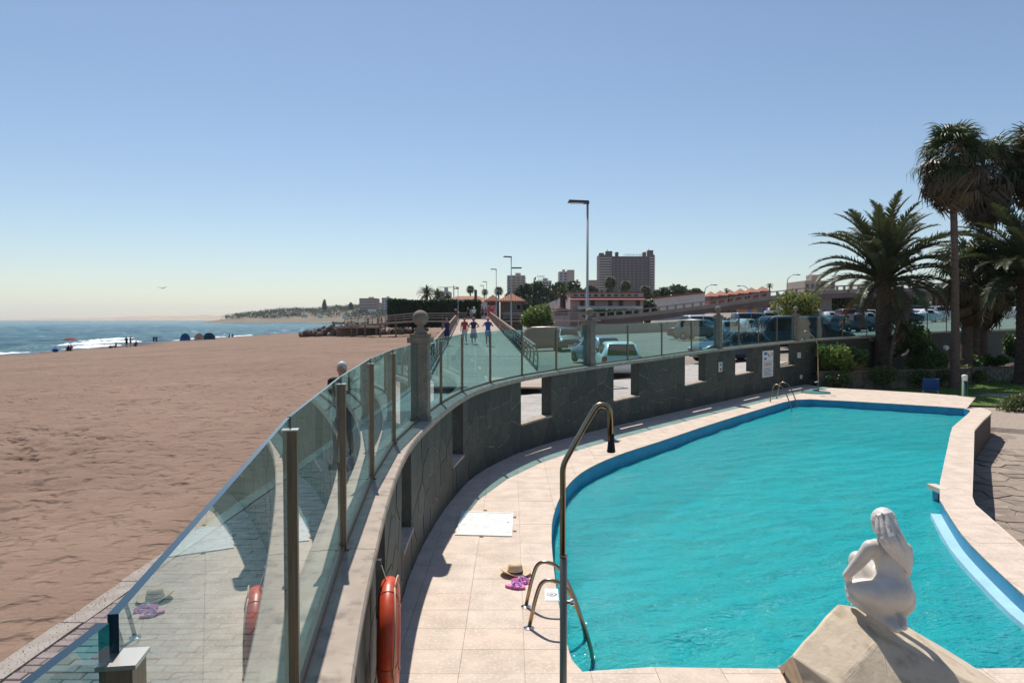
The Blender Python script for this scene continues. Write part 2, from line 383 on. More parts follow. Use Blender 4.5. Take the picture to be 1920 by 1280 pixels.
M['head'] = mat('head_lamp', (.7, .72, .73), None, rough=.1)
M['plate'] = mat('number_plate', (.7, .7, .68), (.15, .15, .15), 30, .5, contrast=(.55, .6))
M['signblue'] = mat('sign_blue', (.08, .14, .38), None, rough=.5); M['signred'] = mat('sign_red', (.45, .07, .08), None, rough=.5)
M['signgrey'] = mat('sign_grey', (.25, .27, .3), None, rough=.5); M['tile_white'] = mat('white_tile', (.76, .76, .76), None, rough=.35)
M['tentblue'] = mat('tent_blue', (.015, .16, .36), None, rough=.7); M['tentteal'] = mat('tent_teal', (.02, .10, .14), None, rough=.7); M['tentcream'] = mat('tent_cream', (.55, .42, .34), None, rough=.8)
M['crane'] = mat('crane_steel', (.35, .3, .2), None, rough=.6)

def sandmat():
    m, t, b = nodes('beach_sand'); L = t.links.new; b.inputs['Roughness'].default_value = .95; b.inputs['Specular IOR Level'].default_value = .15
    g = N(t, 'NewGeometry')
    n1 = N(t, 'TexNoise', i_Scale=.12, i_Detail=6.); L(g.outputs[0], n1.inputs['Vector'])
    n2 = N(t, 'TexNoise', i_Scale=45., i_Detail=4.); L(g.outputs[0], n2.inputs['Vector'])
    n3 = N(t, 'TexNoise', i_Scale=1.1, i_Detail=5.); L(g.outputs[0], n3.inputs['Vector'])
    r = N(t, 'ValToRGB'); r.color_ramp.elements[0].position = .35; r.color_ramp.elements[1].position = .68
    r.color_ramp.elements[0].color = (.25, .165, .122, 1); r.color_ramp.elements[1].color = (.305, .205, .152, 1); L(n1.outputs[0], r.inputs[0])
    mx = N(t, 'MixRGB', blend_type='MULTIPLY'); mx.inputs[0].default_value = .35; L(r.outputs[0], mx.inputs[1]); L(n2.outputs['Color'], mx.inputs[2])
    mg = N(t, 'MixRGB', blend_type='OVERLAY'); mg.inputs[0].default_value = .22; L(mx.outputs[0], mg.inputs[1]); L(n3.outputs[0], mg.inputs[2])
    # damp sand at the water's edge (below -1.75 m)
    sx = N(t, 'SeparateXYZ'); L(g.outputs[0], sx.inputs[0]); mr = N(t, 'MapRange'); mr.inputs[1].default_value = -1.95; mr.inputs[2].default_value = -1.7; L(sx.outputs[2], mr.inputs[0])
    wet = N(t, 'MixRGB'); L(mr.outputs[0], wet.inputs[0]); wet.inputs[1].default_value = (.12, .08, .058, 1); L(mg.outputs[0], wet.inputs[2]); L(wet.outputs[0], b.inputs['Base Color'])
    vo = N(t, 'TexNoise', i_Scale=2.6, i_Detail=2., i_Roughness=.5); L(g.outputs[0], vo.inputs['Vector'])        # footprints and hollows
    dm = N(t, 'MapRange'); dm.inputs[1].default_value = .5; dm.inputs[2].default_value = .66; dm.inputs[3].default_value = 1; dm.inputs[4].default_value = 0; L(vo.outputs[0], dm.inputs[0])
    bp = N(t, 'Bump', i_Strength=.8, i_Distance=.07); L(dm.outputs[0], bp.inputs['Height'])
    mp = N(t, 'Mapping'); mp.inputs['Scale'].default_value = (1.5, 5., 1); mp.inputs['Rotation'].default_value = (0, 0, .12); L(g.outputs[0], mp.inputs[0])
    nb = N(t, 'TexNoise', i_Scale=2.4, i_Detail=5., i_Roughness=.6); L(mp.outputs[0], nb.inputs['Vector'])
    bp1 = N(t, 'Bump', i_Strength=.5, i_Distance=.05); L(nb.outputs[0], bp1.inputs['Height']); L(bp.outputs[0], bp1.inputs['Normal'])
    nc = N(t, 'TexNoise', i_Scale=18., i_Detail=6.); L(g.outputs[0], nc.inputs['Vector'])
    bp2 = N(t, 'Bump', i_Strength=.5, i_Distance=.02); L(nc.outputs[0], bp2.inputs['Height']); L(bp1.outputs[0], bp2.inputs['Normal']); L(bp2.outputs[0], b.inputs['Normal'])
    return m
M['sand'] = sandmat()
def gravelmat():
    m = mat('car_park_dirt', (.27, .225, .185), (.21, .175, .145), .35, .95, .6, 9, c3=(.13, .105, .085), s3=2.4, bdist=.05); return m
M['dirt'] = gravelmat()
def poolwater():
    m, t, b = nodes('pool_water'); L = t.links.new; t.nodes.remove(b); g = N(t, 'NewGeometry')
    mp = N(t, 'Mapping'); mp.inputs['Scale'].default_value = (1, 1.9, 1); mp.inputs['Rotation'].default_value = (0, 0, -.35); L(g.outputs[0], mp.inputs[0])
    n1 = N(t, 'TexNoise', i_Scale=3.2, i_Detail=3., i_Distortion=.6); L(mp.outputs[0], n1.inputs['Vector'])
    bp = N(t, 'Bump', i_Strength=.7, i_Distance=.12); L(n1.outputs[0], bp.inputs['Height'])
    n2 = N(t, 'TexNoise', i_Scale=14., i_Detail=3.); L(mp.outputs[0], n2.inputs['Vector'])
    bp2 = N(t, 'Bump', i_Strength=1., i_Distance=.05); L(n2.outputs[0], bp2.inputs['Height']); L(bp.outputs[0], bp2.inputs['Normal'])
    df = N(t, 'BsdfDiffuse'); df.inputs[0].default_value = (.03, .53, .57, 1); L(bp2.outputs[0], df.inputs['Normal'])
    tr = N(t, 'BsdfTransparent'); tr.inputs[0].default_value = (.30, .82, .84, 1)
    body = N(t, 'MixShader'); body.inputs[0].default_value = .42; L(df.outputs[0], body.inputs[1]); L(tr.outputs[0], body.inputs[2])
    gl = N(t, 'BsdfGlossy'); gl.inputs['Roughness'].default_value = .075; L(bp2.outputs[0], gl.inputs['Normal'])
    fr = N(t, 'Fresnel', i_IOR=1.33); L(bp2.outputs[0], fr.inputs['Normal'])
    mx = N(t, 'MixShader'); L(fr.outputs[0], mx.inputs[0]); L(body.outputs[0], mx.inputs[1]); L(gl.outputs[0], mx.inputs[2])
    L(mx.outputs[0], t.nodes['Material Output'].inputs[0]); return m
M['poolwater'] = poolwater()
def seamat():
    m, t, b = nodes('sea_water'); L = t.links.new; g = N(t, 'NewGeometry')
    b.inputs['Specular IOR Level'].default_value = .25; b.inputs['IOR'].default_value = 1.33
    mp = N(t, 'Mapping'); mp.inputs['Scale'].default_value = (1.6, .55, 1); mp.inputs['Rotation'].default_value = (0, 0, -.12); L(g.outputs[0], mp.inputs[0])
    n1 = N(t, 'TexNoise', i_Scale=.05, i_Detail=8., i_Roughness=.6); L(mp.outputs[0], n1.inputs['Vector'])
    r = N(t, 'ValToRGB'); e = r.color_ramp.elements; e[0].position = .35; e[1].position = .62; e[0].color = (.010, .090, .150, 1); e[1].color = (.025, .18, .22, 1); L(n1.outputs[0], r.inputs[0])
    # foam: streaks of broken water that thin out away from the shore (x about -75)
    nf = N(t, 'TexNoise', i_Scale=.14, i_Detail=9., i_Roughness=.68); L(mp.outputs[0], nf.inputs['Vector'])
    sx = N(t, 'SeparateXYZ'); L(g.outputs[0], sx.inputs[0]); mr = N(t, 'MapRange'); mr.inputs[1].default_value = -150; mr.inputs[2].default_value = -74; mr.inputs[3].default_value = 0; mr.inputs[4].default_value = .09; L(sx.outputs[0], mr.inputs[0])
    ad = N(t, 'Math', operation='ADD'); L(nf.outputs[0], ad.inputs[0]); L(mr.outputs[0], ad.inputs[1])
    ft = N(t, 'MapRange'); ft.inputs[1].default_value = .66; ft.inputs[2].default_value = .72; L(ad.outputs[0], ft.inputs[0])
    mx = N(t, 'MixRGB'); L(ft.outputs[0], mx.inputs[0]); L(r.outputs[0], mx.inputs[1]); mx.inputs[2].default_value = (.62, .68, .7, 1); L(mx.outputs[0], b.inputs['Base Color'])
    rr = N(t, 'MapRange'); rr.inputs[3].default_value = .16; rr.inputs[4].default_value = .8; L(ft.outputs[0], rr.inputs[0]); L(rr.outputs[0], b.inputs['Roughness'])
    nb = N(t, 'TexNoise', i_Scale=.55, i_Detail=9., i_Roughness=.7); L(mp.outputs[0], nb.inputs['Vector'])
    bp = N(t, 'Bump', i_Strength=1., i_Distance=2.2); L(nb.outputs[0], bp.inputs['Height']); L(bp.outputs[0], b.inputs['Normal']); return m
M['sea'] = seamat()
M['foam'] = mat('sea_foam', (.78, .8, .8), (.6, .66, .7), 1.2, .9, .8, 4, bdist=.1)

# ================================================================== THE SETTING
def interp(x, xs, ys): return float(np.interp(x, xs, ys))
def g_arr(X, Yy):
    base = np.interp(X, [2, 14, 50, 80], [.41, 1.16, 2.86, 3.2])
    hill = np.interp(Yy, [110, 160, 300, 800, 1500], [0, 1.2, 7, 24, 30]) * np.clip((X + 20) / 60, 0.1, 1)
    return base + hill
def g(x, y): return float(g_arr(np.array(x, float), np.array(y, float)))
COPE = lambda y: interp(y, [-3, .8, 2.65, 10, 16.5, 22, 25.5, 32.6, 40.5, 52], [1.585, 1.585, 1.562, 1.58, 1.69, 1.81, 1.92, 2.03, 2.28, 2.45])
WALL_IN = [(-.24, -1.5), (-.255, 0.), (-.297, .85), (-.66, 2.65), (-.9, 4.45), (-1.1, 6.4), (-1.2, 8.2), (-1.16, 10), (-1.02, 11.7), (-.78, 13.4), (-.3, 15), (.55, 16.8), (2.1, 19.1), (4.4, 22.1), (7.2, 25.6), (10.1, 29.2), (13.1, 32.6), (15.1, 34.2), (17.8, 36.), (21, 38.3), (25, 41), (33, 46), (41, 50.5)]
WP = catmull([(a, b, 0) for a, b in WALL_IN], .2)
WS = [0.]
for a, b in zip(WP, WP[1:]): WS.append(WS[-1] + (b - a).length)
WS = np.array(WS); WX = np.array([p.x for p in WP]); WY = np.array([p.y for p in WP])
def wpt(s, off=0., z=0.):
    x = np.interp(s, WS, WX); y = np.interp(s, WS, WY); e = .12
    tx = np.interp(s + e, WS, WX) - np.interp(s - e, WS, WX); ty = np.interp(s + e, WS, WY) - np.interp(s - e, WS, WY); L = math.hypot(tx, ty)
    return Vector((x - ty / L * off, y + tx / L * off, z))
def wdir(s): d = wpt(s + .1) - wpt(s - .1); return math.atan2(d.y, d.x)
def s_of_y(y): return float(np.interp(y, WY, WS))
def s_of_u(u, off=0., lo=2.):            # arc length where the wall line is seen at column u
    best = None
    for s in np.arange(s_of_y(lo), WS[-1], .05):
        p = wpt(s, off); uu = 960 + F * p.x / p.y
        if best is None or abs(uu - u) < best[0]: best = (abs(uu - u), s)
    return best[1]
S_END = WS[-1]; S4 = s_of_y(32.4)

# ---- sea and shore
SHY = [-200, 60, 100, 180, 300, 480, 1000, 1350, 2200]; SHX = [-64, -68, -70.5, -79, -81, -96, -200, -300, -640]
def sandz(X, Yy):
    xs = np.interp(Yy, SHY, SHX); t = np.clip((X - xs) / (-4 - xs), -.3, 1)
    z = .40 - 2.48 * np.abs(1 - t) ** 1.5
    near = np.clip((-X - 4) / 3, 0, 1)
    z += near * (vnoise(X, Yy, 1.7, 1) * .10 + vnoise(X + .6 * Yy, Yy, .8, 2) * .05 + vnoise(X * .6, Yy * 2.2, .34, 3) * .075 + vnoise(X, Yy, 9, 5) * .22)
    f = vnoise(X, Yy, .26, 4) + vnoise(X, Yy, 2.2, 9) * .7                     # trodden hollows
    return z - near * np.clip(f - .24, 0, .3) * .36
def geo(a, b, s0, k):
    r = [a]; s = s0
    while (r[-1] < b if b > a else r[-1] > b): r.append(r[-1] + (s if b > a else -s)); s *= k
    r[-1] = b; return r
xs = np.array(sorted(set(geo(-3.86, -12, .075, 1.0) + geo(-12, -110, .09, 1.03) + geo(-110, -700, 8, 1.2))))
ys = np.array(sorted(set(geo(-30, 3, 3, 1) + geo(3, 15, .075, 1.0) + geo(15, 2200, .09, 1.03))))
Vv, Fc = grid(xs, ys, sandz); so_ = struct(link('beach_sand', npmesh('beach_sand', Vv, Fc), M['sand'], smooth=True))
xs = np.array(sorted(geo(-66, -420, .7, 1.012) + geo(-420.5, -6000, 30, 1.3))); ys = np.array(sorted(set(geo(20, 420, 1.0, 1.004) + geo(420, 6000, 6, 1.12) + [-400, -100])))
def seaz(X, Yy):
    a = np.clip((-60 - X) / 30, .25, 1.) * np.clip((900 + X) / 600, 0, 1) * np.clip((1200 - Yy) / 600, 0, 1)
    ph = X * .42 + Yy * .06 + vnoise(X, Yy, 40, 11) * 8
    return -2. + a * (.22 * np.sin(ph) + vnoise(X, Yy, 5, 12) * .5 + vnoise(X, Yy, 2.1, 13) * .26)
Vv, Fc = grid(xs, ys, seaz); struct(link('sea', npmesh('sea', Vv, Fc), M['sea'], smooth=True))
def breaker(y0, y1, dx, hgt, wid, seed):
    r = random.Random(seed); mb = MB(); n = 46; ring = []
    for i in range(n + 1):
        t = i / n; y = y0 + (y1 - y0) * t; xs_ = interp(y, SHY, SHX) + dx + math.sin(t * 7 + seed) * .8
        k = math.sin(pi * min(1, max(0, t))) ** .5 + .02; w_ = wid * k * (.7 + .5 * r.random()); h_ = hgt * k * (.6 + .7 * r.random())
        ring.append([(xs_ + a * w_, y + r.uniform(-.3, .3), -2.05 + b * h_) for a, b in ((-.5, 0), (-.28, .55), (-.05, 1.), (.12, .85), (.3, .35), (.62, .12), (.9, .0))])
    m = len(ring[0]); mb.add([p for q in ring for p in q], [(i * m + k, i * m + k + 1, (i + 1) * m + k + 1, (i + 1) * m + k) for i in range(n) for k in range(m - 1)])
    return stuff(mb.build('breaking_wave', M['foam'], smooth=True))
for k, a in enumerate([(92, 108, -1.0, .3, 3.2), (118, 140, -2.2, .35, 2.6), (126, 165, -8.5, .6, 3.6), (165, 225, -.8, .25, 2.0), (98, 116, -11, .4, 2.5), (160, 190, -19, .4, 3)]):
    o = breaker(*a, k); o['label'] = 'white foam of small waves breaking along the beach'

# ---- land behind the pool wall
xs = np.array(sorted(set(geo(-3.9, 60, .5, 1.02) + geo(60, 1400, 6, 1.18)))); mb = MB(); rows = 46; vs = []
for x in xs:
    if x < -.9: y0 = 15.
    else: y0 = float(np.interp(x, WX[WY > 9], WY[WY > 9])) + .18 + (max(0, x - 41) * .5)
    for k in range(rows):
        t = k / (rows - 1); y = y0 + (1600 - y0) * t ** 3.2
        vs.append((x, y, g(x, y) if x > -3 else min(g(x, y), .36)))
mb.add(vs, [(i * rows + k, (i + 1) * rows + k, (i + 1) * rows + k + 1, i * rows + k + 1) for i in range(len(xs) - 1) for k in range(rows - 1)])
struct(mb.build('car_park_ground', M['dirt'], smooth=True))

# ---- promenade: concrete strip along the outside of the wall, brick pavers towards the beach, kerb
sp = [wpt(s, .22) for s in np.arange(0, S4, .4)]; out = [wpt(s, 4.4) for s in np.arange(s_of_y(19.5), S4, .5)]
poly = [(p.x, p.y) for p in sp] + [(p.x, p.y) for p in reversed(out)] + [(-3.6, 30.5), (-3.6, -1.5)]
promz = lambda p: g(p[0], p[1]) + .03
prom = struct(flat(poly, promz).build('promenade', M['promenade']))
pav = []
for j in range(int((20 - 2.6) / .105)):
    y = 2.6 + j * .105
    for i in range(13):
        x = -3.585 + i * .21 - (.105 if j % 2 else 0)
        x0, x1 = max(x, -3.585), x + .205
        if x1 - x0 < .05: continue
        lim = float(np.interp(y, WY, WX)) - .34
        if x0 > lim - .1: continue
        pav.append((x0, min(x1, lim), y, y + .1))
def key(p): cx, cy = (p[0] + p[1]) / 2, p[2]; vis = (960 + F * cx / cy) > -40; return (not vis, cy)
pav.sort(key=key); vis_c = {}
rest = MB()
for k, (x0, x1, y0, y1) in enumerate(pav):
    z = .456 + random.uniform(-.004, .004)
    if k < 300:
        keyn = (round(x1 - x0, 3), k % 3)
        if keyn not in vis_c:
            b = MB(); a_, b_ = (x1 - x0) / 2, (y1 - y0) / 2; e = .006
            b.add([(-a_, -b_, -.03), (a_, -b_, -.03), (a_, b_, -.03), (-a_, b_, -.03), (-a_, -b_, -e), (a_, -b_, -e), (a_, b_, -e), (-a_, b_, -e), (-a_ + e, -b_ + e, 0), (a_ - e, -b_ + e, 0), (a_ - e, b_ - e, 0), (-a_ + e, b_ - e, 0)],
                  [(0, 1, 5, 4), (1, 2, 6, 5), (2, 3, 7, 6), (3, 0, 4, 7), (4, 5, 9, 8), (5, 6, 10, 9), (6, 7, 11, 10), (7, 4, 8, 11), (8, 9, 10, 11)])
            me = b.mesh('paver'); me.materials.append(M['paver'][k % 3]); vis_c[keyn] = me
        o = inst('paver', vis_c[keyn], prom, ((x0 + x1) / 2, (y0 + y1) / 2, z), (random.uniform(-.01, .01), random.uniform(-.01, .01), 0))
    else: rest.box(((x0 + x1) / 2, (y0 + y1) / 2, z - .012), (x1 - x0, y1 - y0, .024), mi=k % 3)
o = rest.build('paver_field', M['paver'], prom); stuff(o)
kb = struct(bpy.data.objects.new('kerb', None)); COL.objects.link(kb); kb.location = (-3.6, 8, .4)
y = 1.2; kk = 0
while y < 31:
    L_ = .95; b = MB(); ox = random.uniform(-.015, .015); e = .02
    b.box((-3.69 + ox, y + L_ / 2, .40), (.19, L_ - .015, .13), random.uniform(-.008, .008)); b.build('kerb_stone', M['kerb'], kb); y += L_
gm = MB()
for k in range(2600):
    y = random.uniform(3.6, 14); x = -3.78 + abs(random.gauss(0, .22)); z = .466 if x < -3.6 else .458; r = random.uniform(.003, .007)
    if vnoise(np.array(x * 0), np.array(y), .5, 21) < -.05: continue
    gm.add([(x - r, y, z), (x + r, y - r, z), (x, y + r, z), (x, y, z + r)], [(0, 1, 3), (1, 2, 3), (2, 0, 3)])
o = stuff(gm.build('beach_grit', M['grit'])); o['label'] = 'sand grains blown over the promenade edge'

# ---- pool outline and deck
def px(l, z=0.): return [P(u, v, z) for u, v in l]
left_edge = catmull(px([(1092, 1258), (1072, 1236), (1058, 1190), (1046, 1120), (1038, 1060), (1034, 1005), (1038, 965), (1054, 925), (1082, 892), (1122, 868), (1172, 848), (1240, 826), (1320, 799), (1400, 774), (1468, 754)]), .25)
far_edge = px([(1492, 749), (1520, 748), (1600, 752), (1700, 758), (1780, 763), (1806, 765), (1818, 768)])
right_edge = px([(1819, 771), (1812, 778), (1786, 800), (1782, 812), (1762, 905)]) + catmull(px([(1762, 936), (1780, 966), (1806, 1004), (1840, 1040), (1880, 1078), (1925, 1118), (1985, 1162)]), .25)
near_edge = [Vector((7.2, 6.9, 0)), Vector((7.2, 6.13, 0)), Vector((5.2, 6.13, 0)), Vector((3., 6.08, 0)), Vector((1.2, 6.13, 0))]
POOL = [(p.x, p.y) for p in left_edge + far_edge + right_edge + near_edge]
if area(POOL) > 0: POOL.reverse()          # clockwise hole
POOL = clean(POOL, .01)
rim_out = px([(1858, 773), (1842, 787), (1825, 806), (1823, 860), (1820, 930), (1826, 945), (1850, 966), (1900, 1010), (1960, 1062)])
rim_out = rim_out[:1] + rim_out[1:]
deck_far = px([(1560, 727), (1640, 731), (1740, 737), (1830, 744)])
deck_corner = px([(1830, 745), (1812, 766)]) + px([(1838, 764), (1852, 768)])
wall_in = [wpt(s) for s in np.arange(s_of_y(3), S4 + .1, .35)]
DECK = [(p.x, p.y) for p in wall_in + [wpt(S4 + .8)] + deck_far + deck_corner[1:] + rim_out] + [(9.5, 8.5), (9.5, 3.0)]
DECK = clean(DECK, .01)
if area(DECK) < 0: DECK.reverse()
deck = struct(flat(DECK, -.008, [POOL]).build('pool_deck', M['mortar']))
# deck slabs: each grid cell is cut out of the triangulated deck, so slabs end at the pool edge and the wall
loops_ = [[Vector((p[0], p[1], 0)) for p in l] for l in (DECK, POOL)]; vv_ = [(q.x, q.y) for l in loops_ for q in l]
TRI = [[vv_[i] for i in t] for t in tessellate_polygon(loops_)]
TRI = [t if area(t) > 0 else t[::-1] for t in TRI if abs(area(t)) > 1e-5]; BB = [(min(p[0] for p in t), max(p[0] for p in t), min(p[1] for p in t), max(p[1] for p in t)) for t in TRI]
slabs = []; sx, sy = .56, .445; gx = -1.6 + .03; gap = .002
for a in range(34):
    for b in range(74):
        x0 = gx + a * sx; y0 = 2.9 + b * sy; r_ = (x0 + gap, x0 + sx - gap, y0 + gap, y0 + sy - gap); pcs = []; ar = 0
        for t, bb in zip(TRI, BB):
            if bb[0] > r_[1] or bb[1] < r_[0] or bb[2] > r_[3] or bb[3] < r_[2]: continue
            q = clean(clip_rect(t, *r_), 1e-4)
            if len(q) >= 3 and abs(area(q)) > 1e-6: pcs.append(q); ar += abs(area(q))
        if ar < .002: continue
        cx, cy = x0 + sx / 2, y0 + sy / 2; u = 960 + F * cx / cy; v = 598 + F * 3 / cy
        slabs.append((not (-50 < u < 1980 and v < 1330), cy, pcs, a * 7 + b * 3))
slabs.sort(key=lambda t: t[:2]); rest = MB()
for k, (nv, cy, pcs, sd) in enumerate(slabs):
    rr = random.Random(sd); mi = rr.choice([0, 0, 1, 1, 2, 3]); dz = rr.uniform(-.0012, .0012); b = MB() if k < 300 else rest
    for q in pcs: b.prism(q, -.03, dz, 0 if k < 300 else mi)
    if k < 300: b.build('slab', M['slab'][mi], deck)
stuff(rest.build('slab_field', M['slab'], deck))
# basin, blue band, water
WZ = -.27; pz = [Vector((x, y, 0)) for x, y in POOL]; n = len(pz); mb = MB()
vs = [(p.x, p.y, z) for z in (-.012, WZ - .12, -1.5) for p in pz]
mb.add(vs, [(i, (i + 1) % n, n + (i + 1) % n, n + i) for i in range(n)], 0); mb.add(vs, [(n + i, n + (i + 1) % n, 2 * n + (i + 1) % n, 2 * n + i) for i in range(n)], 1)
fl = flat(list(reversed(POOL)), -1.5); mb.add(fl.v, fl.f, 1); struct(mb.build('pool_basin', [M['blueband'], M['poolfloor']]))
xs = np.arange(.1, 16.2, .085); ys = np.arange(5.9, 32.4, .085)
def poolz(X, Yy):
    cx, cy = 2.35, 6.7; d = np.hypot(X - cx, Yy - cy); k = 1.15 + 2.6 * np.exp(-(d / 1.1) ** 2)
    a = X * .86 + Yy * .5; b = -X * .5 + Yy * .86
    return WZ + k * (vnoise(a * .55, b * 1.5, .42, 31) * .034 + vnoise(a * .6, b * 1.3, .19, 32) * .014 + vnoise(X, Yy, 1.3, 33) * .03)
Vv, Fc = grid(xs, ys, poolz); PO = [(x, y) for x, y in POOL]
cx_ = Vv[Fc].mean(1); keep = []
big = [(x, y) for x, y in PO]
poly_np = np.array(big); ins = np.zeros(len(Vv), bool); j = len(big) - 1
for i in range(len(big)):
    xi, yi = big[i]; xj, yj = big[j]
    with np.errstate(divide='ignore', invalid='ignore'):
        c = ((yi > Vv[:, 1]) != (yj > Vv[:, 1])) & (Vv[:, 0] < (xj - xi) * (Vv[:, 1] - yi) / (yj - yi if yj != yi else 1e-9) + xi)
    ins ^= c; j = i
Fk = Fc[ins[Fc].any(1)]; used = np.unique(Fk); remap = np.full(len(Vv), -1); remap[used] = np.arange(len(used))
struct(link('pool_water', npmesh('pool_water', Vv[used], remap[Fk]), M['poolwater'], smooth=True))
# pale overflow ledge along the garden side
le = [p for p in right_edge[6:]]; mb = MB(); vs = []; 
for i, p in enumerate(le):
    q = le[min(i + 1, len(le) - 1)] - le[max(i - 1, 0)]; nrm = Vector((-q.y, q.x, 0)).normalized()
    if nrm.x > 0: nrm = -nrm
    vs += [(p.x + .02, p.y, -.2), (p.x + nrm.x * .15, p.y + nrm.y * .15, -.2), (p.x + nrm.x * .15, p.y + nrm.y * .15, -.6)]
mb.add(vs, [(i * 3 + k, i * 3 + k + 1, i * 3 + 4 + k, i * 3 + 3 + k) for i in range(len(le) - 1) for k in (0, 1)])
struct(mb.build('pool_ledge', M['ledge']))
a = P(1760, 912); b = MB(); b.box((a.x + .0, a.y + .02, -.04), (.16, .42, .085)); b.box((a.x + .05, a.y + .02, -.25), (.1, .34, .3), mi=1)
b.box((a.x - .003, a.y - .08, -.2), (.012, .16, .13), mi=2)
sk = b.build('skimmer_block', [M['rim'], M['blueband'], M['darkhole']], origin=(a.x, a.y, -.3)); tag(sk, 'small cream ledge over a dark skimmer opening in the pool edge', 'skimmer')
# garden-side rim: outer wall of the raised pool, flagged yard below
LOW = -.93
rw = struct(MB().build('rim_wall', None)); mb = MB(); ro = [Vector((p.x, p.y, 0)) for p in deck_corner[1:2] + deck_corner[2:] + rim_out] + [Vector((9.5, 8.5, 0))]
for a, b in zip(ro, ro[1:]): mb.add([(a.x, a.y, -.05), (b.x, b.y, -.05), (b.x, b.y, LOW - .1), (a.x, a.y, LOW - .1)], [(0, 1, 2, 3)])
bpy.data.objects.remove(rw); rw = struct(mb.build('rim_wall', M['brick']))
cap_ = MB()
for a, b in zip(ro[1:], ro[2:]): cap_.bar((a.x, a.y, -.028), (b.x, b.y, -.028), .05, .05)
cap_.build('rim_edge', M['rim'], rw)
lowz = lambda x, y: LOW + interp(y, [22, 30, 36], [0, .5, .62])
poly = [(p.x - .1, p.y) for p in reversed(ro[3:])] + [(p.x - .2, p.y) for p in reversed(ro[:3])] + [(13.5, 30.2), (60, 34), (60, -5), (9.4, -5)]
yard = struct(flat([(9.4, -5), (9.4, 8.5)] + [(p.x - .1, p.y) for p in reversed(ro[:-1])] + [(12, 27), (12, 31), (60, 34), (60, -5)], lambda p: lowz(p[0], p[1])).build('courtyard', M['mortar']))
rnd = random.Random(5); seeds = jitter_grid(8, 20, 10.5, 28.5, .62, .42, .4, rnd); k = 0; ROP = [(p.x, p.y) for p in ro]
hid = [(p.x - .08, p.y) for p in ro] + [(0, 8), (0, 30)]
fsrest = MB()
for q in voronoi(seeds, (8, 20, 10.5, 28.5), .03):
    cx, cy = sum(p[0] for p in q) / len(q), sum(p[1] for p in q) / len(q); u = 960 + F * cx / cy
    if u < 1790 or u > 1990 or inside((cx, cy), hid): continue
    mi = rnd.randrange(3); top = (lambda p, d=rnd.uniform(.008, .03): lowz(p[0], p[1]) + d)
    if k < 300: b = MB(); b.prism(q, lambda p: lowz(p[0], p[1]) - .02, top); b.build('flagstone', M['flag'][mi], yard)
    else: fsrest.prism(q, lambda p: lowz(p[0], p[1]) - .02, top, mi)
    k += 1
if fsrest.f: stuff(fsrest.build('flagstone_field', M['flag'], yard))
# lawn and raised bed
bed_front = px([(1545, 716)], 0) + [Y(1600, 722, 33.2), Y(1700, 722, 33.6), Y(1790, 716, 34.6), Y(1850, 700, 36.2), Y(1930, 690, 37.5), Y(2100, 690, 39)]
bed_front = [Vector((p.x, p.y, 0)) for p in bed_front]; bed_front[0] = Vector((14.0, 32.8, 0))
lawn_front = [(16.2, 27.9), (17.4, 28.3), (19., 28.0), (22, 28.6), (60, 30)]
lawnz = lambda x, y: interp(y, [27, 34, 40], [-.42, -.2, -.05])
lawn = struct(flat([(12.0, 29.5), (16.2, 27.9)] + lawn_front[1:] + [(60, 42)] + [(p.x, p.y + .15) for p in reversed(bed_front)], lambda p: lawnz(p[0], p[1])).build('lawn', M['lawn']))
gb = []
for k in range(16000):
    x = random.uniform(15.8, 25); y = random.uniform(28.1, 36.); 
    if 960 + F * x / y < 1740: continue
    h_ = random.uniform(.03, .075); a = random.uniform(0, pi); dx, dy = math.cos(a) * .012, math.sin(a) * .012; z = lawnz(x, y); lx, ly = random.gauss(0, .02), random.gauss(0, .02)
    gb += [(x - dx, y - dy, z), (x + dx, y + dy, z), (x + lx, y + ly, z + h_)]
gb = np.array(gb); o = stuff(link('lawn_grass', npmesh('lawn_grass', gb, np.arange(len(gb)).reshape(-1, 3)), M['blade'])); o['label'] = 'short green grass of the garden lawn'
pt = Y(1868, 733, 31.); struct(flat([(pt.x - 1.2, pt.y - .3), (pt.x - .3, pt.y - .7), (pt.x + 1.6, pt.y - .6), (pt.x + 1.8, pt.y + .4), (pt.x, pt.y + .5)], lambda p: lawnz(p[0], p[1]) + .03).build('garden_path', M['kerb']))
wl = [wpt(s, -.1) for s in np.arange(S4 + .6, S_END, .8)]
bedp = [(p.x, p.y) for p in wl] + [(p.x, p.y + .1) for p in reversed(bed_front)]
struct(flat(bedp, lambda p: .42).build('garden_bed', M['soil']))
rt = thing('retaining_wall', 'low rough stone retaining wall in front of the palm bed', 'wall', bed_front[2]); core = MB()
for a, b in zip(bed_front, bed_front[1:]):
    core.bar((a.x, a.y + .14, .06), (b.x, b.y + .14, .06), .26, 1.0)
core.build('wall_core', M['wallcore'], rt)
rnd = random.Random(11)
for a, b in zip(bed_front, bed_front[1:5]):
    L_ = (b - a).length; t = (b - a) / L_; nn = Vector((t.y, -t.x, 0))
    for q in voronoi(jitter_grid(0, L_, -.4, .52, .5, .32, .33, rnd), (0, L_, -.4, .52), .03):
        d = rnd.uniform(.015, .05); vs = [a + t * p[0] + nn * e + Vector((0, 0, p[1])) for e in (-.02, d) for p in q]; n = len(q); bb = MB()
        bb.add(vs, [tuple(range(n, 2 * n))] + [(i, (i + 1) % n, n + (i + 1) % n, n + i) for i in range(n)]); bb.build('stone', rnd.choice(M['retain']), rt)
    bb = MB(); bb.bar(a + Vector((0, .12, .585)), b + Vector((0, .12, .585)), .34, .06); bb.build('coping', M['retain'][2], rt)

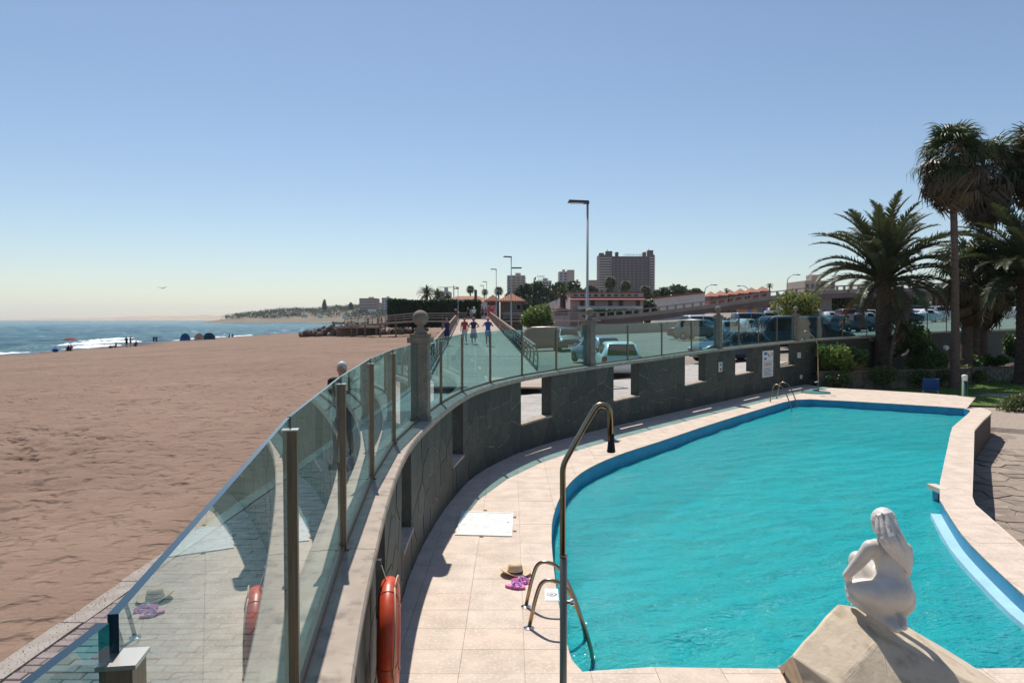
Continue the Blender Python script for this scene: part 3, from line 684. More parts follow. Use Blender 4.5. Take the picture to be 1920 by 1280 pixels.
# ================================================================== THE POOL WALL
S_P = [s_of_u(787, .14, 8), s_of_u(1104, .14, 8), s_of_u(1346, .14, 8), s_of_u(1491, .14, 8)]
wins = []
for (u0, u1), lo in (((738, 760), 0), ((828, 852), 0), ((977, 1034), 0), ((1150, 1198), 0), ((1285, 1324), 0), ((1379, 1412), 0), ((1463, 1490), 0)):
    if u0 == 738: s0 = s_of_y(7.6); wins.append((s0, s0 + .9)); continue
    if u0 == 828: s0 = s_of_y(11.9); wins.append((s0, s0 + .95)); continue
    wins.append((s_of_u(u0, 0, 9), s_of_u(u1, 0, 9)))
s0 = s_of_y(5.0); wins.insert(0, (s0, s0 + .9))
SILL = lambda y: COPE(y) - 1.06
pw = thing('pool_wall', 'curved dark stone wall with square openings between pool deck and promenade', 'wall', wpt(s_of_y(16)))
core = MB(); ss = sorted(set([round(x, 3) for x in np.arange(0, S_END, .4)] + [round(a, 3) for w_ in wins for a in w_])); T_ = .27
for a, b in zip(ss, ss[1:]):
    m_ = (a + b) / 2; isw = any(w0 <= m_ <= w1 for w0, w1 in wins); vs = []
    for s in (a, b):
        y = wpt(s).y; zt = SILL(y) if isw else COPE(y) - .09
        for off, z in ((0, -.3), (0, zt), (T_, zt), (T_, -.3)): p = wpt(s, off); vs.append((p.x, p.y, z))
    core.add(vs, [(0, 4, 5, 1), (1, 5, 6, 2), (2, 6, 7, 3)])
    for k, s in ((0, a), (1, b)):          # jamb faces
        o_ = 4 * k; core.add(vs[o_:o_ + 4], [(0, 1, 2, 3) if k == 0 else (3, 2, 1, 0)], 1)
core.build('wall_core', [M['wallcore'], M['stone'][0]], pw)
rnd = random.Random(3); nst = 0
def clad(s0, s1, z0, z1f):
    global nst
    L_ = s1 - s0; zmax = max(z1f(s0), z1f(s1)); far = wpt(s0).y > 33
    for q in voronoi(jitter_grid(s0, s1, z0, zmax, .5 if not far else .95, .42 if not far else .7, .36, rnd), (s0, s1, z0, zmax), .022):
        q = clean([(x, min(z, z1f(x))) for x, z in q], .004)
        if len(q) < 3 or abs(area(q)) < .006: continue
        d = rnd.uniform(.002, .008); n = len(q); bb = MB()
        vs = [wpt(x, e, z) for e in (.02, -d) for x, z in q]
        bb.add(vs, [tuple(range(2 * n - 1, n - 1, -1))] + [(i, n + i, n + (i + 1) % n, (i + 1) % n) for i in range(n)]); bb.build('stone', rnd.choice(M['stone']), pw); nst += 1
edges = [s_of_y(3.0)] + [x for w_ in wins for x in w_] + [S4 + 1.2]
for k in range(0, len(edges), 2):
    a, b = edges[k], edges[k + 1]; nseg = max(1, round((b - a) / 3.2))
    for j in range(nseg): clad(a + (b - a) * j / nseg, a + (b - a) * (j + 1) / nseg, 0, lambda s: COPE(wpt(s).y) - .1)
for w0, w1 in wins: clad(w0, w1, 0, lambda s: SILL(wpt(s).y) - .035)
a = S4 + 1.2; nseg = 6; b = s_of_y(46)
for j in range(nseg): clad(a + (b - a) * j / nseg, a + (b - a) * (j + 1) / nseg, .4, lambda s: COPE(wpt(s).y) - .1)
for w0, w1 in wins:
    sm = MB(); vs = []
    for s in np.linspace(w0, w1, 5):
        y = wpt(s).y; z = SILL(y)
        for off, dz in ((-.035, -.03), (-.035, .012), (T_ + .02, .012), (T_ + .02, -.03)): p = wpt(s, off); vs.append((p.x, p.y, z + dz))
    sm.add(vs, [(i * 4 + k, (i + 1) * 4 + k, (i + 1) * 4 + (k + 1) % 4, i * 4 + (k + 1) % 4) for i in range(4) for k in range(4)] + [(0, 1, 2, 3), (19, 18, 17, 16)]); sm.build('window_sill', M['concrete'], pw)
# coping in lengths of about 1.8 m
cuts = [0.] + [s_of_y(y) for y in (.82, 2.65, 4.45, 6.4, 8.2)] + [S_P[0] + (S_P[1] - S_P[0]) * k / 6 for k in range(7)] + [S_P[1] + (S_P[2] - S_P[1]) * k / 4 for k in range(1, 5)] + [S_P[2] + (S_P[3] - S_P[2]) * k / 4 for k in range(1, 5)]
tail_ = [S_P[3] + 2.1 * k for k in range(1, 12) if S_P[3] + 2.1 * k < S_END]; cuts += tail_
for a, b in zip(cuts, cuts[1:]):
    cm = MB(); vs = []; k_ = 8; prof = ((-.05, -.085), (-.055, -.02), (-.045, 0.), (.09, 0.006), (.30, .0), (.33, -.02), (.33, -.085)); m_ = len(prof)
    for s in np.linspace(a + .004, b - .004, k_):
        z0 = COPE(wpt(s).y)
        for off, dz in prof: p = wpt(s, off); vs.append((p.x, p.y, z0 + dz))
    cm.add(vs, [(i * m_ + k, (i + 1) * m_ + k, (i + 1) * m_ + (k + 1) % m_, i * m_ + (k + 1) % m_) for i in range(k_ - 1) for k in range(m_)] + [tuple(range(m_)), tuple(range(k_ * m_ - 1, (k_ - 1) * m_ - 1, -1))]); cm.build('coping', M['concrete'], pw)
# balustrade: posts, glass panes, channel
bal = thing('glass_balustrade', 'balustrade of tinted glass panes between slim bronze posts on the pool wall', 'balustrade', wpt(S_P[0], .14, 1.6))
GO = .16; pillars = set(round(s, 3) for s in S_P); PH = 1.08
node = [0.] + cuts[1:]
for i, (a, b) in enumerate(zip(node, node[1:])):
    ga = .12 if round(a, 3) in pillars else .012; gb_ = .12 if round(b, 3) in pillars else .012
    pa, pb = wpt(a, GO), wpt(b, GO); d = (pb - pa).normalized(); pa = pa + d * ga; pb = pb - d * gb_; za, zb = COPE(pa.y), COPE(pb.y); nn = Vector((-d.y, d.x, 0)) * .006
    if i == 0: nn = nn + Vector((0, 0, 0))
    vs = [pa - nn + Vector((0, 0, za + .03)), pb - nn + Vector((0, 0, zb + .03)), pb - nn + Vector((0, 0, zb + PH)), pa - nn + Vector((0, 0, za + PH)), pa + nn + Vector((0, 0, za + .03)), pb + nn + Vector((0, 0, zb + .03)), pb + nn + Vector((0, 0, zb + PH)), pa + nn + Vector((0, 0, za + PH))]
    b_ = MB(); b_.add(vs, [(0, 1, 2, 3), (7, 6, 5, 4)], 0); b_.add(vs, [(0, 4, 5, 1), (1, 5, 6, 2), (2, 6, 7, 3), (3, 7, 4, 0)], 1)
    b_.build('glass_pane', [M['glass'], M['glassedge']], bal)
    c_ = MB(); c_.bar(pa + Vector((0, 0, za + .022)), pb + Vector((0, 0, zb + .022)), .04, .035); c_.build('glazing_channel', M['post'], bal)
for s in cuts[1:]:
    if round(s, 3) in pillars: continue
    p = wpt(s, GO - .014); z = COPE(p.y); rz = wdir(s); b_ = MB(); b_.box((p.x, p.y, z + .515), (.042, .034, 1.03), rz); po = b_.build('post', M['post'], bal)
    c_ = MB(); c_.box((p.x, p.y, z + 1.033), (.046, .042, .005), rz); c_.build('post_cap', M['cap'], po)
    c_ = MB(); c_.box((p.x, p.y, z + .01), (.07, .07, .012), rz); c_.build('base_plate', M['post'], po)
# pillars
names = ['between the near glass panes and the boardwalk', 'in front of the parked white hatchback', 'between the blue car and the parked saloons', 'beside the yellow green bushes']
for k, s in enumerate(S_P):
    p = wpt(s, .13); z = COPE(p.y); rz = wdir(s); t = thing('stone_pillar', 'ball topped stone pillar ' + names[k], 'pillar', (p.x, p.y, z), rz, 'ball topped pillars along the pool wall')
    b_ = MB(); b_.box((0, 0, .54), (.235, .235, 1.1)); b_.box((0, 0, .01), (.262, .262, .06)); b_.build('shaft', M['pillar'], t, world=False)
    b_ = MB(); b_.box((0, 0, 1.125), (.32, .32, .075)); b_.box((0, 0, 1.185), (.255, .255, .05)); b_.build('cap', M['pillar'], t, world=False)
    b_ = MB(); b_.lathe([(.02, 1.2), (.10, 1.21), (.095, 1.235), (.06, 1.27), (.045, 1.305), (.05, 1.33)] + [(.112 * math.sin(a), 1.432 - .112 * math.cos(a)) for a in np.linspace(.45, pi - .02, 12)], 24); b_.build('ball_finial', M['pillar'], t, True, world=False)

# ================================================================== THINGS ROUND THE POOL
def fillet(pts, r, n=6):
    pts = [Vector(p) for p in pts]; out = [pts[0]]
    for a, b, c in zip(pts, pts[1:], pts[2:]):
        d1 = (a - b); d2 = (c - b); k = min(r, d1.length * .48, d2.length * .48); p, q = b + d1.normalized() * k, b + d2.normalized() * k
        for i in range(n + 1): t = i / n; out.append(p * (1 - t) ** 2 + b * 2 * t * (1 - t) + q * t * t)
    out.append(pts[-1]); return out
# near shower
D_ = 3.05; base = Y(1056, 1300, D_); bx_, by_ = base.x, D_
t = thing('pool_shower', 'tall bent steel shower pipe beside the near pool ladder', 'shower', (bx_, by_, 0))
top = [Y(1053, 868, D_), Y(1072, 838, D_), Y(1103, 790, D_)]
pts = fillet([(bx_, by_, .9), (bx_ - .004, by_, Y(1053, 872, D_).z), Y(1098, 795, D_)], .03, 4) + fillet([Y(1099, 793, D_), Y(1121, 757, D_), Y(1143, 762, D_), Y(1145, 826, D_)], .06, 7)[1:]
b = MB(); b.tube(pts, .0125, 12); b.build('bent_pipe', M['steel'], t, True)
b = MB(); b.tube([(bx_, by_, 0), (bx_, by_, Y(1056, 1042, D_).z)], .0155, 14); b.lathe([(.016, -.006), (.0175, -.004), (.0175, .006), (.013, .008)], 14, (bx_, by_, Y(1056, 1042, D_).z)); b.build('lower_pipe', M['steel'], t, True)
hp = Y(1146, 826, D_); b = MB(); b.lathe([(.011, .03), (.013, .02), (.014, -.005), (.0165, -.03), (.0185, -.045), (.016, -.05)][::-1], 16, hp); b.build('shower_head', M['rubber'], t, True)
kp = Y(1066, 1128, D_); b = MB(); b.tube([kp - Vector((.02, 0, 0)), kp + Vector((.006, 0, 0)), kp + Vector((.008, 0, 0)), kp + Vector((.022, 0, 0)), kp + Vector((.024, 0, 0))], [.008, .008, .0145, .0145, .01], 12); b.build('valve_knob', M['chrome'], t, True)
b = MB(); b.lathe([(.05, 0.), (.05, .008), (.018, .012)], 16, (bx_, by_, .001)); b.build('base_flange', M['chrome'], t)
# ladders
def ladder(name, label, feet, into, hgt, reach, drop):
    f1, f2 = feet; c = (f1 + f2) / 2; t = thing(name, label, 'ladder', (c.x, c.y, 0), 0, 'pool ladders'); into = into.normalized(); tr = []
    for f in feet:
        pts = fillet([f + Vector((0, 0, .004)), f + Vector((0, 0, hgt * .62)) + into * .06, f + into * .13 + Vector((0, 0, hgt * 1.06)), f + into * (reach * .55) + Vector((0, 0, hgt * .98)), f + into * (reach * .82) + Vector((0, 0, hgt * .3)), f + into * reach + Vector((0, 0, -.22)), f + into * (reach + .02) + Vector((0, 0, -drop))], .16, 7)
        b = MB(); b.tube(pts, .0195, 12); b.build('rail', M['steel'], t, True)
        b = MB(); b.lathe([(.052, .002), (.052, .008), (.024, .02)], 16, f); b.build('flange', M['chrome'], t)
        tr.append(f + into * (reach + .01))
    for z in (-.32, -.62, -.9):
        b = MB(); b.bar(tr[0] + Vector((0, 0, z)), tr[1] + Vector((0, 0, z)), .08, .025); b.build('tread', M['steel'], t)
    return t
fa, fb = P(986, 1137), P(992, 1177)
ladder('pool_ladder', 'steel pool ladder next to the straw hat', (fa, fb), Vector((1, -.16, 0)), .47, .62, 1.0)
fa, fb = P(1446, 752), P(1459, 748); m_ = P(1478, 757)
ladder('pool_ladder', 'steel pool ladder at the far corner of the pool', (P(1444, 753), P(1456, 747.5)), Vector((.72, -.7, 0)), .62, .8, 1.0)
# floor hatch
h4 = [P(853, 1003), P(960, 1006), P(963, 962), P(866, 959)]; c = sum(h4, Vector()) / 4
t = thing('floor_hatch', 'white metal access hatch set in the pool deck', 'hatch', (c.x, c.y, 0)); sc4 = lambda k: [(c.x + (p.x - c.x) * k, c.y + (p.y - c.y) * k) for p in h4]
b = MB(); o4, i4 = sc4(1), sc4(.93)
for i in range(4): b.prism([o4[i], o4[(i + 1) % 4], i4[(i + 1) % 4], i4[i]], -.02, .014)
b.build('frame', M['white'], t); b = MB(); b.prism(sc4(.925), -.01, .010); b.build('lid', M['hatch'], t)
b = MB(); k_ = P(953, 980); b.lathe([(.012, .012), (.012, .016), (.004, .017)], 10, (k_.x, k_.y, 0)); b.build('lock', M['rubber'], t)
for u, v in ((853, 998), (903, 1006), (965, 970), (965, 996), (910, 957)):
    q = P(u, v); b = MB(); b.box((q.x, q.y, .008), (.05, .03, .012)); b.build('hinge', M['steel'], t)
# hat
hc = P(966, 1076); t = thing('straw_hat', 'pale straw sun hat lying on the deck by the ladder', 'hat', (hc.x, hc.y, 0))
b = MB(); vs = []; n = 28
for r_, z in ((.085, .022), (.12, .012), (.16, .014), (.185, .03)):
    for k in range(n): a = 2 * pi * k / n; vs.append((hc.x + r_ * math.cos(a), hc.y + r_ * .92 * math.sin(a), .008 + z + (r_ - .085) * .32 * max(0, math.cos(a - pi)) + (r_ - .085) * .12 * math.sin(2 * a)))
b.add(vs, [(i * n + k, i * n + (k + 1) % n, (i + 1) * n + (k + 1) % n, (i + 1) * n + k) for i in range(3) for k in range(n)]); br = b.build('brim', M['straw'], t, True)
md = br.modifiers.new('thick', 'SOLIDIFY'); md.thickness = .006
b = MB(); b.lathe([(.092, .02), (.088, .06), (.082, .105), (.07, .125), (.04, .13), (.01, .122)], 24, (hc.x, hc.y, 0)); b.build('crown', M['straw'], t, True)
b = MB(); b.lathe([(.093, .03), (.0935, .032), (.0925, .046), (.091, .047)], 24, (hc.x, hc.y, 0)); b.build('ribbon', M['ribbon'], t, True)
q = P(985, 1086); b = MB(); b.tube(catmull([(hc.x + .07, hc.y - .06, .03), (q.x - .02, q.y + .01, .045), (q.x + .02, q.y - .01, .02), (q.x + .06, q.y + .02, .03)], .01), .005, 6); b.build('bow', M['ribbon'], t)
# sandals
def sandal(label, c, rz, tilt):
    t = thing('sandal', label, 'sandal', c, rz); prof = []
    for k in range(22):
        a = 2 * pi * k / 22; x = .118 * math.cos(a); prof.append((x, (.043 + .008 * math.cos(a)) * math.sin(a)))
    b = MB(); b.prism(prof, 0, .026); so = b.build('sole', M['pink'], t, world=False); so.rotation_euler = tilt
    b = MB()
    for sgn in (-1, 1): b.tube(catmull([(.0, sgn * .046, .02), (.035, sgn * .03, .055), (.072, 0, .03)], .012), .009, 6, flat=.6)
    b.tube(catmull([(-.03, -.045, .02), (-.02, -.02, .06), (-.02, .02, .06), (-.03, .045, .02)], .012), .011, 6, flat=.6)
    st = b.build('strap', M['lilac'], t, True, world=False); st.rotation_euler = tilt
q = P(966, 1102); sandal('pink sandal with lilac straps lying flat on the deck below the hat', (q.x, q.y, .003), -.28, (0, 0, 0))
q = P(974, 1092); sandal('pink sandal with lilac straps propped up on its edge beside the hat', (q.x + .02, q.y, .012), -.22, (.75, 0, 0))
# depth tile
t4 = [P(1022, 1126), P(1048, 1126), P(1046, 1104), P(1021, 1104)]; c = sum(t4, Vector()) / 4
t = thing('warning_tile', 'small white no diving tile set beside the pool ladder', 'sign', (c.x, c.y, 0)); b = MB(); b.prism([(p.x, p.y) for p in t4], -.01, .006); b.build('tile', M['tile_white'], t)
b = MB(); R = .055
for k in range(20):
    a0, a1 = 2 * pi * k / 20, 2 * pi * (k + 1) / 20
    b.add([(c.x + r_ * math.cos(a), c.y + r_ * math.sin(a), .008) for a in (a0, a1) for r_ in (R, R * .8)], [(0, 2, 3, 1)])
b.add([(c.x - .03, c.y - .02, .008), (c.x + .01, c.y - .025, .008), (c.x + .025, c.y + .012, .008), (c.x - .012, c.y + .02, .008)], [(0, 1, 2, 3)]); b.build('pictogram', M['signgrey'], t)
b = MB(); b.bar((c.x + .02, c.y - .05, .0095), (c.x + .06, c.y + .02, .0095), .008, .002); b.build('slash', M['signred'], t)
# lifebuoy on the inside of the wall
s_ = s_of_y(4.55); rz = wdir(s_); c = wpt(s_, -.125, 0); t = thing('lifebuoy', 'orange lifebuoy hanging on the inner face of the pool wall', 'lifebuoy', (c.x, c.y, .62), rz)
b = MB(); vs = []; n, m = 36, 14; R, r_ = .285, .062
for i in range(n):
    a = 2 * pi * i / n
    for k in range(m): th = 2 * pi * k / m; vs.append(((R + r_ * 1.15 * math.cos(th)) * math.cos(a), r_ * math.sin(th), .36 + (R + r_ * 1.15 * math.cos(th)) * math.sin(a)))
b.add(vs, [(i * m + k, ((i + 1) % n) * m + k, ((i + 1) % n) * m + (k + 1) % m, i * m + (k + 1) % m) for i in range(n) for k in range(m)]); b.build('ring', M['orange'], t, True, world=False)
b = MB(); 
for q in range(4):
    a0 = q * pi / 2 + .3; pts = []
    for k in range(9): a = a0 + (pi / 2) * k / 8; rr = R + r_ * 1.1 + .004 * math.sin(pi * k / 8); pts.append((rr * math.cos(a), -.04 - .012 * math.sin(pi * k / 8), .36 + rr * math.sin(a)))
    b.tube(pts, .005, 6)
b.build('grab_rope', M['rope'], t, True, world=False)
bandm = mat('buoy_band', (.5, .08, .03), None, rough=.4)
for q in range(4):
    a = q * pi / 2 + .3; vs = []; b = MB()
    for da in (-.09, .09):
        for k in range(m): th = 2 * pi * k / m; rr = R + r_ * 1.2 * math.cos(th); vs.append((rr * math.cos(a + da), r_ * 1.05 * math.sin(th), .36 + rr * math.sin(a + da)))
    b.add(vs, [(k, (k + 1) % m, m + (k + 1) % m, m + k) for k in range(m)]); b.build('band', bandm, t, True, world=False)
b = MB(); b.tube([(0, .02, .36 + R + r_), (.0, .05, .36 + R + .16)], .006, 6); b.box((0, .065, .36 + R + .17), (.04, .03, .06)); b.build('hook', M['chrome'], t, world=False)
# far shower on its tray
p = P(1534, 736); t = thing('pool_shower', 'thin garden shower on a green tray at the far pool corner', 'shower', (p.x, p.y, 0)); y_ = p.y
pts = fillet([(p.x, y_, .03), Y(1533, 640, y_), Y(1513, 619, y_), Y(1507, 622, y_), Y(1506, 634, y_)], .25, 6); b = MB(); b.tube(pts, .022, 8); b.build('bent_pipe', M['steel'], t, True)
b = MB(); q = Y(1506, 634, y_); b.lathe([(.1, -.07), (.1, -.05), (.03, 0)], 12, q); b.build('shower_head', M['rubber'], t)
b = MB(); b.lathe([(.6, 0.), (.6, .03), (.5, .05), (.16, .07), (.12, .14), (.03, .16)], 8, (p.x - .1, p.y, .003)); b.build('tray', M['aqua'], t)
b = MB(); q = Y(1527, 716, y_); b.bar(q, Y(1535, 715, y_), .03, .05); b.build('valve', M['chrome'], t)
# signs on the wall
def wallsign(label, u0, u1, v0, v1, rows):
    sA, sB = s_of_u(u0, -.03, 9), s_of_u(u1, -.03, 9); y = wpt((sA + sB) / 2).y
    zA = Y(u0, v0, wpt(sA).y).z; zB = Y(u0, v1, wpt(sA).y).z; pA, pB = wpt(sA, -.035), wpt(sB, -.035); t = thing('wall_sign', label, 'sign', ((pA.x + pB.x) / 2, (pA.y + pB.y) / 2, zB))
    d = (pB - pA); nn = Vector((d.y, -d.x, 0)).normalized()
    def q(x, z, e): return pA + d * x + nn * e + Vector((0, 0, zB + (zA - zB) * z))
    b = MB(); vs = [q(x, z, e) for e in (-.02, .012) for x, z in ((0, 0), (1, 0), (1, 1), (0, 1))]
    b.add(vs, [(4, 5, 6, 7), (3, 2, 1, 0), (0, 1, 5, 4), (1, 2, 6, 5), (2, 3, 7, 6), (3, 0, 4, 7)]); b.build('board', M['tile_white'], t)
    for k, (m, rects) in enumerate(rows):
        b = MB()
        for x0, x1, z0, z1 in rects: b.add([q(x, z, .016) for x, z in ((x0, z0), (x1, z0), (x1, z1), (x0, z1))], [(0, 1, 2, 3)])
        b.build('print', M[m], t)
lines = lambda a, b_, n, x0=.12, x1=.88: [(x0, x1 - .25 * ((i * 7) % 3) / 3, a + (b_ - a) * i / n, a + (b_ - a) * (i + .45) / n) for i in range(n)]
wallsign('tall white rules board with blue and red print on the pool wall', 1430, 1450, 658, 708, [('signblue', [(.12, .42, .84, .95), (.12, .34, .66, .74)]), ('signgrey', [(.5, .58, .76, .9), (.62, .7, .76, .84), (.05, .97, .585, .6)] + lines(.06, .38, 7)), ('signred', [(.84, .92, .78, .92)] + [(x, x + .07, .42, .55) for x in (.15, .3, .44, .58, .74)])])
wallsign('narrow white notice with red print beside a square opening of the pool wall', 1348, 1354, 679, 697, [('signgrey', [(.2, .8, .55, .9)]), ('signred', [(.2, .8, .1, .42)])])
wallsign('small white notice high on the wall end near the bushes', 1496, 1501, 661, 671, [('signgrey', [(.2, .8, .2, .3), (.2, .8, .5, .6), (.2, .8, .7, .8)])])
wallsign('tiny white socket box low on the wall end near the bushes', 1501, 1505, 703, 710, [('signgrey', [(.3, .7, .3, .6)])])

# ------------------------------------------------------------------ pedestal and statue
D0 = 5.55
def Q(u, v, d=0.): return Y(u, v, D0 + d)
ped = tag(MB().build('statue_pedestal', None), 'x', 'pedestal'); bpy.data.objects.remove(ped)
b = MB()
T0, T1, T2, T3 = Q(1572, 1129, .24), Q(1654, 1193, -.06), Q(1738, 1206, .10), Q(1668, 1152, .40)      # top facet under the figure
B0 = Vector((P(1474, 1262).x, 6.2, -.02)); B1 = Vector((2.26, 4.92, -.02)); R0 = Q(1572, 1286, -.47); B1b = Vector((2.62, 4.75, -.02)); B2 = Vector((4.12, 5.05, -.02)); B3 = Vector((4.0, 6.3, -.02)); L0 = Q(1481, 1229, -.25); B4 = Vector((3.3, 6.75, -.5)); B5 = Vector((2.5, 6.7, -.5))
M1 = Vector((2.16, 5.06, .12))
vs = [T0, T1, T2, T3, B0, B1, B1b, B2, B3, L0, B4, B5, R0]
b.add(vs, [(0, 1, 2, 3), (0, 9, 12, 1), (9, 4, 5, 12), (1, 12, 6), (12, 5, 6), (1, 6, 7), (1, 7, 2), (2, 7, 8, 3), (3, 8, 10), (0, 3, 10, 11), (0, 11, 9), (9, 11, 4)])
pedm = b.mesh('statue_pedestal'); bm = bmesh.new(); bm.from_mesh(pedm); bmesh.ops.recalc_face_normals(bm, faces=bm.faces); bmesh.ops.bevel(bm, geom=bm.edges[:], offset=.025, segments=3, affect='EDGES', profile=.6)
bmesh.ops.triangulate(bm, faces=bm.faces); bmesh.ops.subdivide_edges(bm, edges=[e for e in bm.edges if e.calc_length() > .12], cuts=3, use_grid_fill=True)
for v in bm.verts:
    q = v.co; k = math.sin(q.x * 9 + q.y * 5) * math.sin(q.z * 11 + q.y * 7) * .006 + random.uniform(-.0015, .0015); v.co += v.normal * k
bm.to_mesh(pedm); bm.free(); ped = link('statue_pedestal', pedm, M['plaster']); tag(ped, 'faceted cream plaster block on the pool edge under the white figure', 'pedestal')
px_ = D0 / F
st = thing('statue', 'white statue of a crouching woman with long hair seen from behind', 'statue', Q(1672, 1184))
b = MB()
def cp(a, b_, ra, rb): b.cap(Q(*a), Q(*b_), ra * px_, rb * px_, 14)
def el(c, rx, ry, rz, rot=None): b.ball(Q(*c), (rx * px_, ry * px_, rz * px_), 18, rot=rot)
el((1657, 1122, .045), 28, 28, 33); el((1690, 1121, .04), 25, 28, 34); el((1674, 1112, .02), 38, 32, 34)                   # buttocks
el((1673, 1098, .05), 36, 30, 32)                                                     # pelvis
cp((1673, 1086, .07), (1675, 1060, .10), 29, 30); cp((1674, 1062, .10), (1668, 1036, .13), 31, 31)   # waist to ribs
el((1672, 1040, .13), 37, 30, 30); cp((1640, 1026, .13), (1694, 1030, .18), 17, 17)   # back, shoulder line
cp((1664, 1022, .13), (1658, 992, .15), 15, 13)                                       # neck
cp((1656, 1116, .03), (1606, 1104, .23), 30, 19); el((1656, 979, .16), 20, 23, 25); el((1648, 986, .22), 13, 14, 18)                    # skull, jaw
cp((1643, 993, .30), (1641, 998, .29), 3, 3)
cp((1632, 1026, .12), (1612, 1052, .16), 15.5, 12.5); cp((1612, 1052, .16), (1588, 1078, .22), 12.5, 9)   # left arm round the knee
cp((1588, 1078, .22), (1587, 1087, .27), 7, 5.5)
for k in range(4): cp((1587 + k * 1.5, 1086 - k * 2.5, .27), (1592 + k * 2, 1090 - k * 2.5, .31), 3, 2.4)
cp((1590, 1080, .24), (1598, 1082, .28), 3, 2.5)
cp((1698, 1034, .17), (1690, 1062, .30), 14, 11); cp((1690, 1062, .30), (1620, 1075, .42), 11, 8)          # right arm, in front
cp((1655, 1098, .14), (1612, 1050, .36), 25, 18); el((1608, 1048, .37), 17, 17, 17)                         # left thigh up, knee
cp((1610, 1052, .37), (1624, 1098, .22), 20, 19); cp((1624, 1098, .22), (1628, 1112, .18), 18, 12)            # left shin
cp((1672, 1112, .08), (1602, 1104, .24), 28, 18); el((1600, 1106, .25), 16, 17, 17)                         # folded right thigh, knee
cp((1602, 1118, .21), (1652, 1156, .03), 15, 13); cp((1652, 1156, .03), (1672, 1168, -.05), 12, 10)           # lower leg back under the seat
cp((1664, 1164, -.02), (1680, 1178, -.12), 10, 8.5); cp((1690, 1160, .0), (1694, 1174, -.08), 10, 8)          # feet, soles up
cp((1668, 1158, .0), (1692, 1158, .02), 9, 9)
for k in range(5): cp((1677 + k * 3.4, 1177 + (k % 2), -.12), (1679 + k * 3.6, 1181 - k * .6, -.15), 3.6 - k * .25, 2.8 - k * .2)
me = remesh(b, .0085, 14, .5); link('figure', me, M['marble'], st, True)
b = MB(); hr = random.Random(4)
el((1657, 975, .14), 23, 25, 25)
cp((1662, 985, .10), (1676, 1014, .055), 20, 21); cp((1676, 1014, .055), (1691, 1040, .045), 21, 17); cp((1691, 1040, .045), (1698, 1064, .03), 16, 8)
for k in range(26):
    a = hr.uniform(-1, 1); ph = hr.uniform(0, 6); w_ = lambda t: 7.5 * math.sin(ph * .35 + t * 7.)
    pts = []
    for i in range(12):
        t = i / 11; cu = np.interp(t, [0, .25, .5, .75, 1], [1652, 1662, 1676, 1691, 1699]); cv = np.interp(t, [0, .25, .5, .75, 1], [960, 984, 1014, 1040, 1072 + 5 * a]); hw = np.interp(t, [0, .25, .5, .75, 1], [17, 20, 22, 18, 6]); dd = np.interp(t, [0, .25, .5, .75, 1], [.08, .035, -.025, -.02, .0])
        pts.append(Q(cu + a * hw * .95 + w_(t) * .5, cv + a * hw * -.25 + w_(t) * .35, dd - .012 + .05 * a * a + .016 * math.sin(ph + 4 * t)))
    b.tube(pts, [px_ * x * 1.05 for x in [2.5, 3.2, 3.8, 4.2, 4.4, 4.4, 4.2, 4., 3.6, 3.1, 2.5, 1.2]], 7)
me = remesh(b, .0042, 1, .4); link('hair', me, M['marble'], st, True)

# ================================================================== BOARDWALK AND BRIDGE
BZ = lambda y: .5 + max(0, y - 20) * .0296
BC = lambda y: -.55 - (y - 18.5) * .0575           # centre line
bw = struct(bpy.data.objects.new('boardwalk', None)); COL.objects.link(bw); bw.location = (BC(30), 30, BZ(30)); BW = 2.3
pl = MB(); b = MB(); ang = math.atan(-.0575); y = 25.0; k = 0; mesh3 = []
for i in range(3):
    b = MB(); b.box((0, 0, -.03), (2 * BW, .485, .06)); me = b.mesh('plank'); me.materials.append(M['wood'][i]); mesh3.append(me)
while y < 103:
    o = inst('plank', mesh3[random.choice([0, 0, 1, 2])], None, (BC(y), y, BZ(y) + .03 + random.uniform(-.004, .004)), (math.atan(.0293), 0, -math.atan(.0575) * 1 + random.uniform(-.002, .002)))
    o.parent = bw; o.matrix_parent_inverse = wm(bw).inverted(); y += .5
b = MB()
for y in np.arange(26, 104, 4.): 
    for sg in (-1, 1): b.bar((BC(y) + sg * 2.0, y, -.2), (BC(y) + sg * 2.0, y, BZ(y) - .06), .16, .16)
for sg in (-1, 1): b.bar((BC(26) + sg * 2.2, 26, BZ(26) - .1), (BC(104) + sg * 2.2, 104, BZ(104) - .1), .12, .2)
o = b.build('substructure', M['rail'], bw); stuff(o)
def railing(label, sg, y0, y1):
    t = thing('boardwalk_railing', label, 'railing', (BC(y0) + sg * 2.3, y0, BZ(y0))); 
    ysn = np.arange(y0, y1, 1.9)
    for y in ysn:
        b = MB(); x = BC(y) + sg * 2.28; z = BZ(y); b.tube(catmull([(x, y, z - .02), (x + sg * .05, y, z + .5), (x + sg * .02, y, z + .85), (x - sg * .09, y, z + 1.05)], .2), .035, 6); b.build('post', M['rail'], t)
    for h_, r_, mt in ((.36, .018, 'railmetal'), (.62, .018, 'railmetal'), (.85, .018, 'railmetal'), (.1, .035, 'wood'), (1.08, .05, 'rail')):
        b = MB(); off = {.36: .05, .62: .06, .85: .03, .1: 0, 1.08: -.09}[h_]
        b.bar((BC(ysn[0]) + sg * (2.28 + off), ysn[0], BZ(ysn[0]) + h_), (BC(ysn[-1]) + sg * (2.28 + off), ysn[-1], BZ(ysn[-1]) + h_), r_ * 2.2, r_ * 2); b.build('rail' if h_ < 1 else 'handrail', M[mt][0] if mt == 'wood' else M[mt], t)
railing('brown boardwalk railing on the beach side', -1, 27.5, 103)
railing('brown boardwalk railing on the car park side', 1, 30.4, 101)
